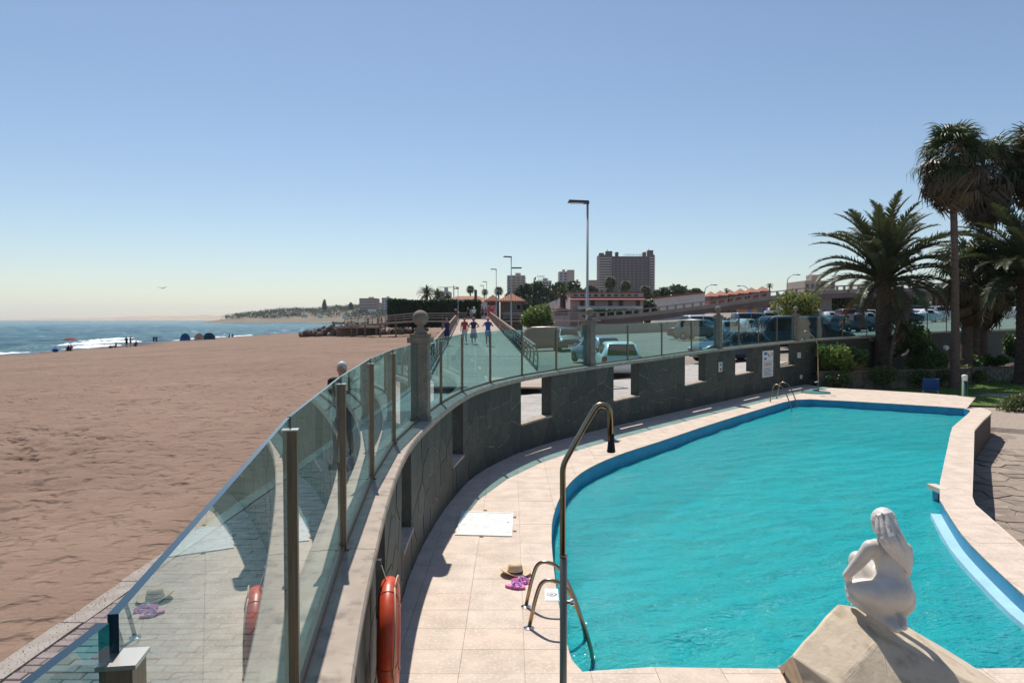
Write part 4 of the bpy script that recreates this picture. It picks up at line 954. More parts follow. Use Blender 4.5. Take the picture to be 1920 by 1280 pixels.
# raised walkways meeting the end of the boardwalk
def walkway(label, pts, posts=True, wdt=2.2):
    p0 = Vector(pts[0]); t = thing('raised_walkway', label, 'walkway', (p0.x, p0.y, g(p0.x, p0.y) if p0.x > 0 else .2)); b = MB()
    for a, c in zip(pts, pts[1:]): b.bar((a[0], a[1], a[2] - .1), (c[0], c[1], c[2] - .1), wdt, .2)
    b.build('deck', M['wood'][1], t)
    for h_ in (.4, .75, 1.1):
        b = MB()
        for a, c in zip(pts, pts[1:]): b.bar((a[0], a[1] - wdt / 2, a[2] + h_), (c[0], c[1] - wdt / 2, c[2] + h_), .06, .16 if h_ > 1 else .12)
        b.build('rail', M['kerb'], t)
    for a, c in zip(pts, pts[1:]):
        a, c = Vector(a), Vector(c); n = max(1, int((c - a).length / 2.4))
        for k in range(n + 1):
            q = a.lerp(c, k / n); b = MB(); b.bar((q.x, q.y - wdt / 2 + .03, q.z), (q.x, q.y - wdt / 2 + .03, q.z + 1.15), .09, .09); b.build('railing_post', M['rail'], t)
            if posts and k % 2 == 0: b = MB(); b.bar((q.x, q.y - wdt / 2 + .1, -.6), (q.x, q.y - wdt / 2 + .1, q.z - .2), .22, .22); b.build('pile', M['rail'], t)
walkway('low timber walkway on piles leading from the boardwalk to the rocks', [(-5.6, 105.2, 2.75), (-15., 110, 2.75), (-29.5, 128, 1.8)])
walkway('timber walkway between the kiosk and the footbridge ramp', [(-1.2, 104.5, 2.8), (5, 106, 2.75), (13, 108, 2.85)])
t = thing('viewing_platform', 'dark timber platform over the rocks at the walkway end', 'platform', (-29, 131, .2)); b = MB(); b.box((-28, 132, 1.5), (8.5, 4.5, .35)); b.build('deck', M['wood'][1], t)
for x in (-31.5, -28, -24.5): b = MB(); b.bar((x, 130.1, -.8), (x, 130.1, 1.35), .35, .35); b.build('pile', M['rail'], t)
b = MB(); b.box((-28, 133.9, .4), (8.3, .3, 2.)); b.build('back_wall', M['rail'], t)
# footbridge
YB = 110.; fp = [Y(1085, 603, YB), Y(1200, 594, YB), Y(1340, 577, YB), Y(1450, 561, YB), Y(1520, 553, YB), Y(1600, 549, YB + 2), Y(1760, 546, YB + 6), Y(1920, 546, YB + 12), Y(2050, 546, YB + 20)]
t = thing('footbridge', 'long pink concrete footbridge ramp rising over the car park', 'bridge', (fp[0].x, fp[0].y, fp[0].z)); b = MB()
for a, c in zip(fp, fp[1:]): b.bar(a - Vector((0, 0, .3)), c - Vector((0, 0, .3)), 3.2, .75)
b.build('beam', M['bridgedk'], t)
for dy, nm in ((-1.62, 'parapet'), (1.62, 'parapet')):
    b = MB()
    for a, c in zip(fp, fp[1:]): b.bar(a + Vector((0, dy, .3)), c + Vector((0, dy, .3)), .16, .5)
    b.build(nm, M['bridge'], t)
    b = MB()
    for a, c in zip(fp, fp[1:]): b.bar(a + Vector((0, dy, 1.15)), c + Vector((0, dy, 1.15)), .12, .12)
    b.build('handrail', M['bridge'], t)
acc = 0.
for a, c in zip(fp, fp[1:]):
    n = int((c - a).length / 1.25)
    for k in range(n): q = a.lerp(c, k / n); b = MB(); b.bar(q + Vector((0, -1.62, .5)), q + Vector((0, -1.62, 1.15)), .3, .3); b.build('baluster', M['bridge'], t)
for u in (1290, 1417, 1547, 1735, 1900):
    q = None
    for a, c in zip(fp, fp[1:]):
        ua, uc = 960 + F * a.x / a.y, 960 + F * c.x / c.y
        if ua <= u <= uc: q = a.lerp(c, (u - ua) / (uc - ua))
    b = MB(); b.box((q.x, q.y, (q.z - .6 + g(q.x, q.y) - .3) / 2), (1.3, 1.3, q.z - .6 - g(q.x, q.y) + .3)); b.build('pier', M['bridge'], t)
# low white wall and grey pipe rail below the ramp
a_, c_ = Y(1090, 608, 95), Y(1360, 606, 98)
t = thing('car_park_wall', 'low grey wall curving below the footbridge ramp', 'wall', (a_.x, a_.y, g(a_.x, a_.y))); pts = catmull([(a_.x, a_.y, 1.3), (a_.x + 6, a_.y - 5, 1.3), (a_.x + 13, a_.y - 4, 1.7), (c_.x, c_.y, 2.2)], 1.5)
b = MB()
for p, q in zip(pts, pts[1:]): b.bar(p, q, .3, 2.)
b.build('wall_body', M['bridge'], t)
b = MB()
for p, q in zip(pts, pts[1:]): b.bar(p + Vector((0, 0, 1.03)), q + Vector((0, 0, 1.03)), .42, .1)
b.build('coping', M['kerb'], t)

# ------------------------------------------------------------------ street lamps
def lamp(label, base, h_, rz=0, second=False, scale=1.):
    t = thing('street_lamp', label, 'street lamp', base, rz, 'square headed lamps along the boardwalk'); b = MB()
    b.tube([(0, 0, -.1), (0, 0, .9), (0, 0, 1.0), (0, 0, h_)], [.085, .085, .062, .045], 10); b.build('pole', M['lampgrey'], t, True, world=False)
    b = MB(); b.add([(-.8, -.17, h_ + .04), (.06, -.17, h_ - .02), (.06, .17, h_ - .02), (-.8, .17, h_ + .04), (-.74, -.15, h_ + .13), (.04, -.13, h_ + .1), (.04, .13, h_ + .1), (-.74, .15, h_ + .13)], [(3, 2, 1, 0), (4, 5, 6, 7), (0, 1, 5, 4), (1, 2, 6, 5), (2, 3, 7, 6), (3, 0, 4, 7)]); hd = b.build('lamp_head', M['lampdark'], t, world=False)
    b = MB(); b.box((-.42, 0, h_ + .004), (.5, .26, .02)); b.build('lens', M['lens'], hd, world=False)
    if second: b = MB(); b.box((.55, 0, h_ - 1.05), (1.0, .3, .12)); b.bar((0, 0, h_ - 1.05), (.1, 0, h_ - 1.05), .06, .06); b.build('side_lamp_head', M['lampdark'], t, world=False)
    return t
p = Y(1101, 600, 29); lamp('tall grey street lamp behind the pillar by the white hatchback', (p.x, 29, g(p.x, 29)), 7.15)
for lab, u, d, h_, sec in (('street lamp with a second lower side head beside the boardwalk railing', 958.5, 72, 7.1, True), ('street lamp at the top of the boardwalk in front of the kiosk', 930.5, 101, 7.0, False), ('slim street lamp just behind the kiosk corner', 912.5, 133, 7.1, False), ('shortest slim street lamp behind the kiosk beside the hedge', 906.5, 146, 7., False), ('bare slim lamp pole standing in front of the dark hedge', 859, 118, 6.2, False), ('slim pole rising behind the ball finial in front of the hedge', 766, 124, 5.6, False)):
    x = (u - 960) / F * d; lamp(lab, (x, d, (BZ(d) if d < 103 else 2.7) if d != 124 else 1.2), h_ if d not in (118, 124) else h_ - 1.0, 0, sec)
def curved_lamp(label, u, v, d, sg):
    base = Y(u, v + 30, d); top = Y(u, v, d); gz = g(base.x, d); t = thing('street_lamp', label, 'street lamp', (base.x, d, gz), 0, 'curved road lamps on the hill'); hh = top.z - gz
    b = MB(); b.tube(catmull([(0, 0, -.2), (0, 0, hh - 2.2), (sg * .3, 0, hh - .7), (sg * 1.3, 0, hh), (sg * 2.2, 0, hh)], .5), .1, 6); b.build('pole', M['lampgrey'], t, True, world=False)
    b = MB(); b.ball((sg * 2.5, 0, hh - .02), (.55, .2, .12), 10); b.build('lamp_head', M['lampdark'], t, True, world=False)
curved_lamp('curved road lamp over the white sloping wall', 1321, 534, 170, 1); curved_lamp('curved road lamp over the red bungalows bending left', 1404, 536, 180, -1); curved_lamp('curved road lamp above the footbridge near the palm', 1476, 515, 165, 1)

# ------------------------------------------------------------------ cars
def car_kind(kind):
    if kind == 'hatch': L_, W_, st_ = 3.95, 1.7, [(-1.97, .42, .62, .64, .70, .62), (-1.9, .27, .86, .9, .82, .66), (-1.78, .22, .93, 1.12, .84, .63), (-1.45, .2, .94, 1.42, .85, .60), (-.7, .19, .94, 1.48, .85, .59), (.1, .19, .93, 1.45, .85, .58), (.45, .19, .93, 1.28, .85, .6), (.95, .19, .90, .98, .84, .68), (1.5, .2, .80, .86, .82, .66), (1.85, .24, .66, .72, .76, .6), (1.97, .34, .52, .54, .62, .55)]; cab = (2, 7); rearw = (1, 3); ws = (5, 7)
    elif kind == 'sedan': L_, W_, st_ = 4.5, 1.76, [(-2.24, .4, .66, .68, .72, .62), (-2.15, .26, .9, .95, .84, .68), (-1.6, .2, .94, 1.0, .87, .68), (-1.05, .2, .94, 1.34, .88, .60), (-.5, .19, .94, 1.43, .88, .59), (.25, .19, .93, 1.41, .88, .58), (.6, .19, .93, 1.24, .88, .6), (1.15, .19, .9, .96, .87, .68), (1.8, .2, .78, .84, .84, .66), (2.12, .24, .64, .7, .78, .6), (2.24, .34, .52, .54, .64, .55)]; cab = (3, 7); rearw = (2, 3); ws = (5, 7)
    elif kind == 'suv': L_, W_, st_ = 4.4, 1.84, [(-2.2, .5, .8, .82, .76, .7), (-2.14, .36, 1.05, 1.2, .88, .72), (-2.0, .32, 1.08, 1.5, .9, .7), (-1.7, .32, 1.08, 1.7, .91, .68), (-.6, .32, 1.08, 1.74, .92, .67), (.3, .32, 1.07, 1.7, .92, .66), (.6, .32, 1.07, 1.5, .92, .68), (1.0, .32, 1.06, 1.14, .91, .75), (1.75, .34, .98, 1.05, .89, .74), (2.1, .36, .84, .9, .86, .7), (2.2, .44, .7, .72, .76, .66)]; cab = (2, 7); rearw = (1, 3); ws = (5, 7)
    else: L_, W_, st_ = 4.7, 1.86, [(-2.34, .45, .8, .82, .8, .74), (-2.3, .3, 1.05, 1.3, .92, .8), (-2.2, .28, 1.08, 1.85, .93, .78), (-1.9, .28, 1.08, 1.95, .93, .77), (-.6, .28, 1.08, 1.98, .93, .76), (.6, .28, 1.07, 1.95, .93, .75), (1.0, .28, 1.07, 1.72, .93, .74), (1.5, .28, 1.02, 1.16, .92, .78), (2.0, .3, .92, .98, .88, .74), (2.26, .34, .74, .8, .82, .7), (2.34, .44, .6, .62, .7, .62)]; cab = (2, 7); rearw = (1, 3); ws = (5, 7)
    return L_, W_, st_, cab, rearw, ws
CARM = {}
def car_meshes(kind):
    if kind in CARM: return CARM[kind]
    L_, W_, st_, cab, rearw, ws = car_kind(kind); b = MB(); ring = []
    for x, zb, zs, zr, w_, wr in st_:
        h = [(w_ * .86, zb), (w_ * .97, zb + .07), (w_, zb + (zs - zb) * .5), (w_ * .985, zs - .03), (w_ * .955, zs + .01), (wr + (w_ * .95 - wr) * .12, zr - (zr - zs) * .1), (wr * .9, zr), (wr * .4, zr + .015)]
        ring.append([(x, yy, z) for yy, z in h] + [(x, -yy, z) for yy, z in reversed(h)])
    m = len(ring[0]); n = len(ring); b.add([p for r in ring for p in r], [(i * m + k, i * m + (k + 1) % m, (i + 1) * m + (k + 1) % m, (i + 1) * m + k) for i in range(n - 1) for k in range(m)] + [tuple(range(m - 1, -1, -1)), tuple((n - 1) * m + k for k in range(m))])
    def refl(mb): 
        me = mb; bm = bmesh.new(); bm.from_mesh(me); bmesh.ops.recalc_face_normals(bm, faces=bm.faces); bm.to_mesh(me); bm.free(); return me
    out = {'body': refl(b.mesh('body'))}
    def pt(i, sg, t, e=.012):
        x, zb, zs, zr, w_, wr = st_[i]; return (x, sg * (w_ * .955 + (wr + (w_ * .95 - wr) * .12 - w_ * .955) * t + e), zs + .01 + (zr - (zr - zs) * .1 - zs - .01) * t)
    for sg, nm in ((1, 'left'), (-1, 'right')):
        b = MB(); r = range(cab[0], cab[1] - 0)
        for i in list(r)[1:-1]:
            lo = pt(i, sg, .1); lo2 = pt(i + 1, sg, .1); hi = pt(i, sg, .92); hi2 = pt(i + 1, sg, .92)
            if i + 1 == cab[1]: hi2 = pt(i + 1, sg, .2)
            dx = .035; f = lambda a, d: (a[0] + d, a[1], a[2])
            b.add([f(lo, dx), f(lo2, -dx), f(hi2, -dx), f(hi, dx)], [(0, 1, 2, 3) if sg < 0 else (3, 2, 1, 0)])
        out['window_' + nm] = b.mesh('side_window')
    def across(i0, i1, k0, k1, ex):
        a, c = st_[i0], st_[i1]; b = MB(); lz = lambda t: None
        p0 = (a[0] + (c[0] - a[0]) * k0, a[3] + (c[3] - a[3]) * k0, a[5] + (c[5] - a[5]) * k0); p1 = (a[0] + (c[0] - a[0]) * k1, a[3] + (c[3] - a[3]) * k1, a[5] + (c[5] - a[5]) * k1)
        b.add([(p0[0] + ex, -p0[2] * .88, p0[1] + .025), (p0[0] + ex, p0[2] * .88, p0[1] + .025), (p1[0] + ex, p1[2] * .86, p1[1] + .02), (p1[0] + ex, -p1[2] * .86, p1[1] + .02)], [(0, 1, 2, 3)]); return b
    ra = rearw; bb = across(ra[0], ra[1], .12, .86, -.05 if kind != 'sedan' else -.01)
    a0, a1, a2 = st_[ra[0]], st_[ra[0] + 1], st_[ra[1]]
    if ra[1] - ra[0] == 2:
        bb = MB(); q = [(a0[0] - .02, a0[3] + .05, a0[5] * .93), (a1[0] - .03, a1[3] + .03, a1[5] * .92), (a2[0] - .05, a2[3] - .02, a2[5] * .86)]
        bb.add([(x, sg * w_, z) for x, z, w_ in q for sg in (-1, 1)], [(0, 1, 3, 2), (2, 3, 5, 4)])
    out['rear_window'] = bb.mesh('rear_window')
    w0, w1, w2 = st_[ws[0]], st_[ws[0] + 1], st_[ws[1]]; bb = MB(); q = [(w0[0] + .06, w0[3] - .0, w0[5] * .86), (w1[0] + .03, w1[3] + .03, w1[5] * .92), (w2[0] - .04, w2[3] + .045, w2[5] * .94)]
    bb.add([(x, sg * w_, z) for x, z, w_ in q for sg in (-1, 1)], [(0, 1, 3, 2), (2, 3, 5, 4)]); out['windscreen'] = bb.mesh('windscreen')
    wr_ = .31 if kind in ('hatch', 'sedan') else .36; b = MB(); b.lathe([(wr_ * .6, -.095), (wr_ * .93, -.1), (wr_, -.07), (wr_, .07), (wr_ * .93, .1), (wr_ * .6, .095)], 20); out['tyre'] = b.mesh('tyre')
    b = MB(); b.lathe([(wr_ * .62, -.08), (wr_ * .62, .09), (wr_ * .5, .085), (wr_ * .2, .1), (.03, .1)], 12); out['rim'] = b.mesh('rim'); out['wr'] = wr_
    e0, e1 = st_[1], st_[-2]
    b = MB(); b.ball((0, 0, 0), (.08, .13, .17 if kind != 'van' else .25), 10); out['tail'] = b.mesh('tail_light')
    b = MB(); b.ball((0, 0, 0), (.14, .17, .08), 10); out['headlight'] = b.mesh('headlight')
    b = MB(); b.box((0, 0, 0), (.02, .5, .11)); out['plate'] = b.mesh('number_plate')
    b = MB(); b.ball((0, 0, 0), (.06, .1, .075), 8); out['mirror'] = b.mesh('wing_mirror')
    b = MB(); b.box((0, 0, 0), (.06, 1.1, .16)); out['grille'] = b.mesh('grille')
    for k in ('body', 'tyre', 'rim', 'tail', 'headlight', 'mirror'): out[k].polygons.foreach_set('use_smooth', [True] * len(out[k].polygons))
    for k, mt in (('window_left', 'carglass'), ('window_right', 'carglass'), ('rear_window', 'carglass'), ('windscreen', 'carglass'), ('tyre', 'tyre'), ('rim', 'rimm'), ('tail', 'tail'), ('headlight', 'head'), ('plate', 'plate'), ('grille', 'rubber')): out[k].materials.append(M[mt])
    CARM[kind] = out; return out
def car(label, kind, color, x, y, heading):
    me = car_meshes(kind); L_, W_, st_, *_ = car_kind(kind); t = thing('parked_car', label, 'car', (x, y, g(x, y)), heading, 'cars in the car park'); cm = CAR[color]
    bo = inst('body', me['body'].copy(), t); bo.data.materials.append(cm)
    inst('side_window', me['window_left'], t); inst('side_window', me['window_right'], t); inst('rear_window', me['rear_window'], t); inst('windscreen', me['windscreen'], t)
    wr_ = me['wr']; fx = L_ * .31
    for sx_ in (-fx, fx):
        for sg in (-1, 1):
            wh = bpy.data.objects.new('wheel', None); COL.objects.link(wh); wh.parent = t; wh.location = (sx_, sg * (W_ / 2 - .075), wr_); wh.rotation_euler = (sg * -pi / 2, 0, 0)
            inst('tyre', me['tyre'], wh); inst('rim', me['rim'], wh)
    a = st_[1]
    for sg in (-1, 1):
        inst('tail_light', me['tail'], t, (a[0] + .01, sg * (a[4] - .1), a[2] - .1)); inst('headlight', me['headlight'], t, (st_[-2][0] - .02, sg * (st_[-2][4] - .14), st_[-2][2] - .02))
        mi = inst('wing_mirror', me['mirror'].copy(), t, (st_[6][0] + .3, sg * (W_ / 2 + .07), st_[6][2] + .06)); mi.data.materials.append(cm)
    inst('number_plate', me['plate'], t, (a[0] - .035, 0, a[2] - .25)); inst('number_plate', me['plate'], t, (st_[-1][0] + .01, 0, .46)); inst('grille', me['grille'], t, (st_[-1][0] - .015, 0, st_[-2][2] - .12))
    return t
def at(u, d): return (u - 960) / F * d
A90 = pi / 2
car('white hatchback parked just behind the glass, seen from the rear', 'hatch', 'white', at(1157, 31.2), 31.2, A90 - .03)
car('light blue hatchback partly hidden in front of the white hatchback', 'hatch', 'sky', at(1118, 40), 40, A90 + .3)
car('black off-roader facing the pool beside the boardwalk', 'suv', 'black', at(1064, 56), 56, -A90 + .05)
car('dark maroon people carrier seen from the side near the boardwalk', 'van', 'maroon', at(1012, 58), 58, pi - .1)
car('dark blue estate car in front of the maroon people carrier', 'sedan', 'navy', at(985, 62), 64, pi - .2)
car('blue hatchback right behind the glass with a bright red tail light', 'hatch', 'blue', at(1372, 34.5), 34.8, pi + .35)
car('large dark blue van parked beside the far pillar', 'van', 'blue', at(1458, 40), 40, pi + .15)
car('black saloon behind the glass next to the yellow bushes', 'sedan', 'black', at(1546, 42), 43, .2)
car('dark red saloon in the middle of the car park', 'sedan', 'maroon', at(1300, 64), 64, -.3)
car('grey off-roader next to the dark red saloon', 'suv', 'grey', at(1318, 60), 60, -.6)
car('white van standing behind the dark red saloon', 'van', 'white', at(1322, 72), 72, .2)
car('silver hatchback in the second row behind the blue van', 'hatch', 'silver', at(1370, 62), 62, .5)
car('white saloon in the second row behind the blue van', 'sedan', 'white', at(1402, 70), 70, .3)
car('pale blue camper van in the second row', 'van', 'sky', at(1420, 76), 77, 0)
car('dark grey hatchback in the second row near the camper van', 'hatch', 'grey', at(1448, 78), 78, .4)
car('navy off-roader on the slope before the footbridge', 'suv', 'navy', at(1452, 92), 92, .2)
for lab, kd, c_, u, d, h_ in (('silver saloon in the third row of the car park', 'sedan', 'silver', 1345, 82, .2), ('black hatchback in the third row of the car park', 'hatch', 'black', 1392, 86, .1), ('red hatchback in the third row of the car park', 'hatch', 'red', 1480, 84, .1), ('grey estate near the bamboo bush', 'sedan', 'grey', 1528, 70, .2), ('white van behind the bamboo bush', 'van', 'white', 1520, 88, .1), ('navy hatchback beside the date palm trunk behind the glass', 'hatch', 'navy', 1600, 62, .3), ('silver saloon behind the glass near the date palm', 'sedan', 'silver', 1625, 76, .2), ('black off-roader behind the glass between the palms', 'suv', 'black', 1690, 74, .15), ('white saloon behind the glass between the palms', 'sedan', 'white', 1738, 78, .1), ('white saloon on the upper car park left of the maroon off-roader', 'sedan', 'white', 1556, 98, .15), ('small white hatchback behind the white saloon', 'hatch', 'white', 1562, 108, .1), ('maroon off-roader on the upper car park', 'suv', 'maroon', 1600, 96, .05), ('silver hatchback on the upper car park beside the big palm trunk', 'hatch', 'silver', 1634, 97, .1),
    ('blue saloon on the upper car park between the palm trunks', 'sedan', 'blue', 1700, 92, .1), ('silver estate next to the blue saloon', 'sedan', 'silver', 1724, 94, .0), ('dark van behind the blue saloon', 'van', 'navy', 1716, 108, 0), ('white hatchback on the upper car park next to the silver off-roader', 'hatch', 'white', 1748, 96, 0.2), ('silver off-roader between two slim palm trunks', 'suv', 'silver', 1772, 92, .1),
    ('navy saloon beyond the slim palm trunks', 'sedan', 'navy', 1808, 92, .1), ('light blue hatchback beside the thick palm trunk', 'hatch', 'sky', 1848, 88, .2), ('blue saloon behind the light blue hatchback', 'sedan', 'blue', 1862, 96, 0), ('silver hatchback at the far end behind the thick palm', 'hatch', 'silver', 1915, 88, .1),
    ('blue saloon on the road under the footbridge', 'sedan', 'blue', 1432, 150, .1), ('white hatchback on the road under the footbridge', 'hatch', 'white', 1452, 148, .1), ('white saloon on the road under the footbridge', 'sedan', 'white', 1472, 150, .1)):
    car(lab, kd, c_, at(u, d), d, h_)

# ================================================================== VEGETATION
ORD = 'first second third fourth fifth sixth seventh eighth ninth tenth eleventh twelfth thirteenth fourteenth fifteenth sixteenth'.split()
def leaves(cen, size, rng, up=.3, aspect=.5):
    n = len(cen); d = rng.normal(size=(n, 3)); d[:, 2] += up; d /= np.linalg.norm(d, axis=1, keepdims=True); e = rng.normal(size=(n, 3)); e -= d * (e * d).sum(1, keepdims=True); e /= np.linalg.norm(e, axis=1, keepdims=True)
    s = size * rng.uniform(.6, 1.3, size=(n, 1)); a = e * s; b = np.cross(d, e) * s * aspect
    V = np.stack([cen - a, cen + b, cen + a, cen - b], 1).reshape(-1, 3); return V, np.arange(4 * n).reshape(-1, 4)
def clumps(blobs, n, rng, shell=.55):
    out = []; vol = np.array([b[3] * b[4] * b[5] for b in blobs]); vol = vol / vol.sum()
    for b, f in zip(blobs, vol):
        k = max(4, int(n * f)); q = rng.normal(size=(k, 3)); q /= np.linalg.norm(q, axis=1, keepdims=True); r = shell + (1 - shell) * rng.random((k, 1)) ** .6
        r *= 1 + .25 * np.sin(q[:, :1] * 7 + b[0] * 3) * np.sin(q[:, 1:2] * 6 + 1.3 * b[1]) ; out.append(np.array(b[:3]) + q * r * np.array(b[3:6]))
    return np.concatenate(out)
def shrub(name, label, cat, base, blobs, n, size, m, trunk=None, group=None, seed=0, aspect=.5, part='foliage'):
    rng = np.random.default_rng(seed + 100); t = thing(name, label, cat, base, 0, group); V, Fq = leaves(clumps(blobs, n, rng), size, rng, aspect=aspect); ms = m if isinstance(m, list) else [m]
    me = npmesh(part, V, Fq); o = link(part, me, ms, t, world=False)
    if len(ms) > 1: me.polygons.foreach_set('material_index', rng.integers(0, len(ms), len(Fq)).astype(np.int32))
    b = MB(); hmin = min(q[2] for q in blobs); r_ = trunk or .04
    for k, q in enumerate(blobs[:6]): b.tube([(0, 0, -.1), (q[0] * .3, q[1] * .3, q[2] * .45), (q[0], q[1], q[2])], [r_, r_ * .7, r_ * .3], 6)
    b.build('trunk' if trunk else 'stem', M['bark'], t, world=False); return t
def rblobs(r, n, wx, wy, z0, z1, rad):
    return [(r.uniform(-wx, wx), r.uniform(-wy, wy), r.uniform(z0, z1), rad * r.uniform(.7, 1.25), rad * r.uniform(.7, 1.25), rad * r.uniform(.6, 1.1)) for _ in range(n)]
# date palm fronds
def frond_mesh(L_, a0, droop, seed, npair=84, leaf=.46, twist=.0):
    r = random.Random(seed); b = MB(); pts = []; x = z = 0; ang = a0; n = 16
    for i in range(n + 1):
        pts.append(Vector((x, 0, z))); t = i / n; ang2 = a0 - droop * t ** 1.4; x += math.cos(ang2) * L_ / n; z += math.sin(ang2) * L_ / n
    b.tube(pts, [.035 * (1 - .85 * i / n) + .003 for i in range(n + 1)], 4, cap=False)
    for k in range(npair):
        t = .10 + .89 * k / npair; f = t * n; i = min(n - 1, int(f)); p = pts[i].lerp(pts[i + 1], f - i); d = (pts[i + 1] - pts[i]).normalized(); up = d.cross(Vector((0, 1, 0))) * -1
        if up.z < 0: up = -up
        ll = leaf * (math.sin(pi * min(1, t * .92 + .10)) ** .6) * r.uniform(.8, 1.15)
        for sg in (-1, 1):
            q = (d * r.uniform(.55, .9) + Vector((0, sg, 0)) * r.uniform(.7, 1.) + up * r.uniform(.1, .55)).normalized() * ll; wv = d * .027
            b.add([p - wv, p + wv, p + q * .55 + wv * .8 - Vector((0, 0, .01)), p + q - Vector((0, 0, ll * .12)), p + q * .55 - wv * .8 - Vector((0, 0, .01))], [(0, 1, 2, 3, 4)])
    return b.mesh('frond')
FR = [frond_mesh(3.5, .95, 1.25, 1), frond_mesh(3.6, .7, 1.5, 2), frond_mesh(3.3, 1.1, 1.0, 3), frond_mesh(3.6, .35, 1.5, 4), frond_mesh(3.2, .05, 1.2, 5)]
FRD = [m.copy() for m in FR[3:]]
for m in FR: m.materials.append(M['frond'])
for m in FRD: m.materials.append(M['dfrond'])
def ptrunk(h_, r0, r1, seed, rough=.12, step=.11, lean=(0, 0)):
    r = random.Random(seed); b = MB(); n = 14; k = int(h_ / step); vs = []
    for i in range(k + 1):
        t = i / k; rad = (r0 + (r1 - r0) * t) * (1 + (.35 * math.exp(-t * 14)))
        for j in range(n): a = 2 * pi * (j + .5 * (i % 2)) / n; q = rad * (1 + rough * ((1 if (i + j) % 2 else -1) * .5 + r.uniform(-.35, .35))); vs.append((math.cos(a) * q + lean[0] * t * t, math.sin(a) * q + lean[1] * t * t, h_ * t - .15))
    b.add(vs, [(i * n + j, i * n + (j + 1) % n, (i + 1) * n + (j + 1) % n, (i + 1) * n + j) for i in range(k) for j in range(n)]); return b
def date_palm(label, base, h_, r_, sc_, seed, nf=72, wind=.0):
    t = thing('date_palm', label, 'palm tree', base); r = random.Random(seed)
    ptrunk(h_, r_, r_ * .92, seed).build('trunk', M['ptrunk'], t, world=False)
    b = MB()
    for k in range(60):
        a = k * 2.4; z = h_ - .75 + .75 * k / 60; b.bar((math.cos(a) * r_ * .8, math.sin(a) * r_ * .8, z), (math.cos(a) * r_ * 1.25, math.sin(a) * r_ * 1.25, z + .28), .12, .05)
    stuff(b.build('leaf_bases', M['ptrunk'], t, world=False))
    for k in range(nf):
        t_ = k / nf; a = k * 2.39996 + r.uniform(-.2, .2)
        if t_ < .2: me, tilt = FR[2], -.38 + r.uniform(-.25, .15)          # upright heart
        elif t_ < .5: me, tilt = FR[0], -.1 + r.uniform(-.2, .2)
        elif t_ < .75: me, tilt = FR[1], r.uniform(-.15, .2)
        elif t_ < .92: me, tilt = FR[3], r.uniform(-.1, .3)
        else: me, tilt = (FRD[k % 2]), r.uniform(.2, .6)
        s_ = sc_ * r.uniform(.85, 1.1) * (1.16 if t_ < .45 else 1.); inst('frond', me, t, (math.cos(a) * r_ * .4, math.sin(a) * r_ * .4, h_ - .15 - .35 * t_), (r.uniform(-.2, .2), tilt, a), s_)
    return t
# fan palms
def fan_mesh(seed, R_=.95, pet=.95, dead=False, wide=2.2):
    r = random.Random(seed); b = MB(); pts = catmull([(0, 0, 0), (pet * .55, 0, .10), (pet, 0, -.02 if not dead else -.16)], .15); b.tube(pts, .02, 4, cap=False); c = Vector(pts[-1]); nb = 26
    for k in range(nb):
        a = (k / (nb - 1) - .5) * 2 * wide; ll = R_ * (1 - .25 * abs(a) / wide) * r.uniform(.75, 1.15); d = Vector((math.cos(a), math.sin(a), r.uniform(-.2, .12))).normalized(); s_ = Vector((-math.sin(a), math.cos(a), 0)) * .036
        mid = c + d * ll * .5 + Vector((0, 0, .03)); m2 = c + d * ll * (.78 if not dead else .62) - Vector((0, 0, ll * (.16 if not dead else .35))); tip = m2 + d * ll * .08 - Vector((r.uniform(-.05, .05), r.uniform(-.05, .05), ll * r.uniform(.18, .5)))
        b.add([c, mid - s_, m2 - s_ * .7, tip, m2 + s_ * .7, mid + s_], [(0, 1, 2, 5), (2, 3, 4)] if False else [(0, 1, 5), (1, 2, 4, 5), (2, 3, 4)])
    return b.mesh('fan_leaf')
FN = [fan_mesh(s_) for s_ in (1, 2, 3)]; FND = [fan_mesh(s_, .85, .8, True, 1.5) for s_ in (4, 5)]
FNB = [m.copy() for m in FN]
for m in FN: m.materials.append(M['fan'])
for m in FNB: m.materials.append(M['fanbrown'])
for m in FND: m.materials.append(M['dfrond'])
def fan_palm(label, base, h_, r_, sc_, seed, lean=(0, 0), ng=60, nd=46, name='fan_palm'):
    t = thing(name, label, 'palm tree', base); r = random.Random(seed); ptrunk(h_, r_ * 1.15, r_ * .8, seed, .05, .14, lean).build('trunk', M['ptrunk2'], t, True, world=False); top = Vector((lean[0], lean[1], h_ - .15))
    for k in range(ng):
        t_ = k / ng; a = k * 2.39996; el_ = 1.2 - 1.75 * t_ + r.uniform(-.3, .3); inst('fan_leaf', FN[k % 3] if r.random() > .55 * t_ else FNB[k % 3], t, top + Vector((0, 0, .1 - .5 * t_)), (r.uniform(-.35, .35), -el_, a), sc_ * r.uniform(.85, 1.15))
    for k in range(nd):
        a = k * 2.39996 + .7; el_ = -.35 - .95 * k / nd + r.uniform(-.3, .3); inst('dead_fan_leaf', FND[k % 2], t, top + Vector((0, 0, -.15 - .7 * (k / nd) * r.uniform(.5, 1.5))), (r.uniform(-.6, .6), -el_, a), sc_ * r.uniform(.8, 1.55))
    return t
p = Y(1655, 690, 36.); date_palm('thick date palm with a wide crown in the garden bed', (p.x, p.y, .4), Y(1655, 512, 36.).z - .4, .37, 1.07, 3)
p = Y(1898, 712, 36.); date_palm('thick date palm standing on the lawn beside the retaining wall', (p.x, 35.0, lawnz(p.x, 35)), Y(1898, 505, 35.).z + .15, .50, 1.05, 8, 76)
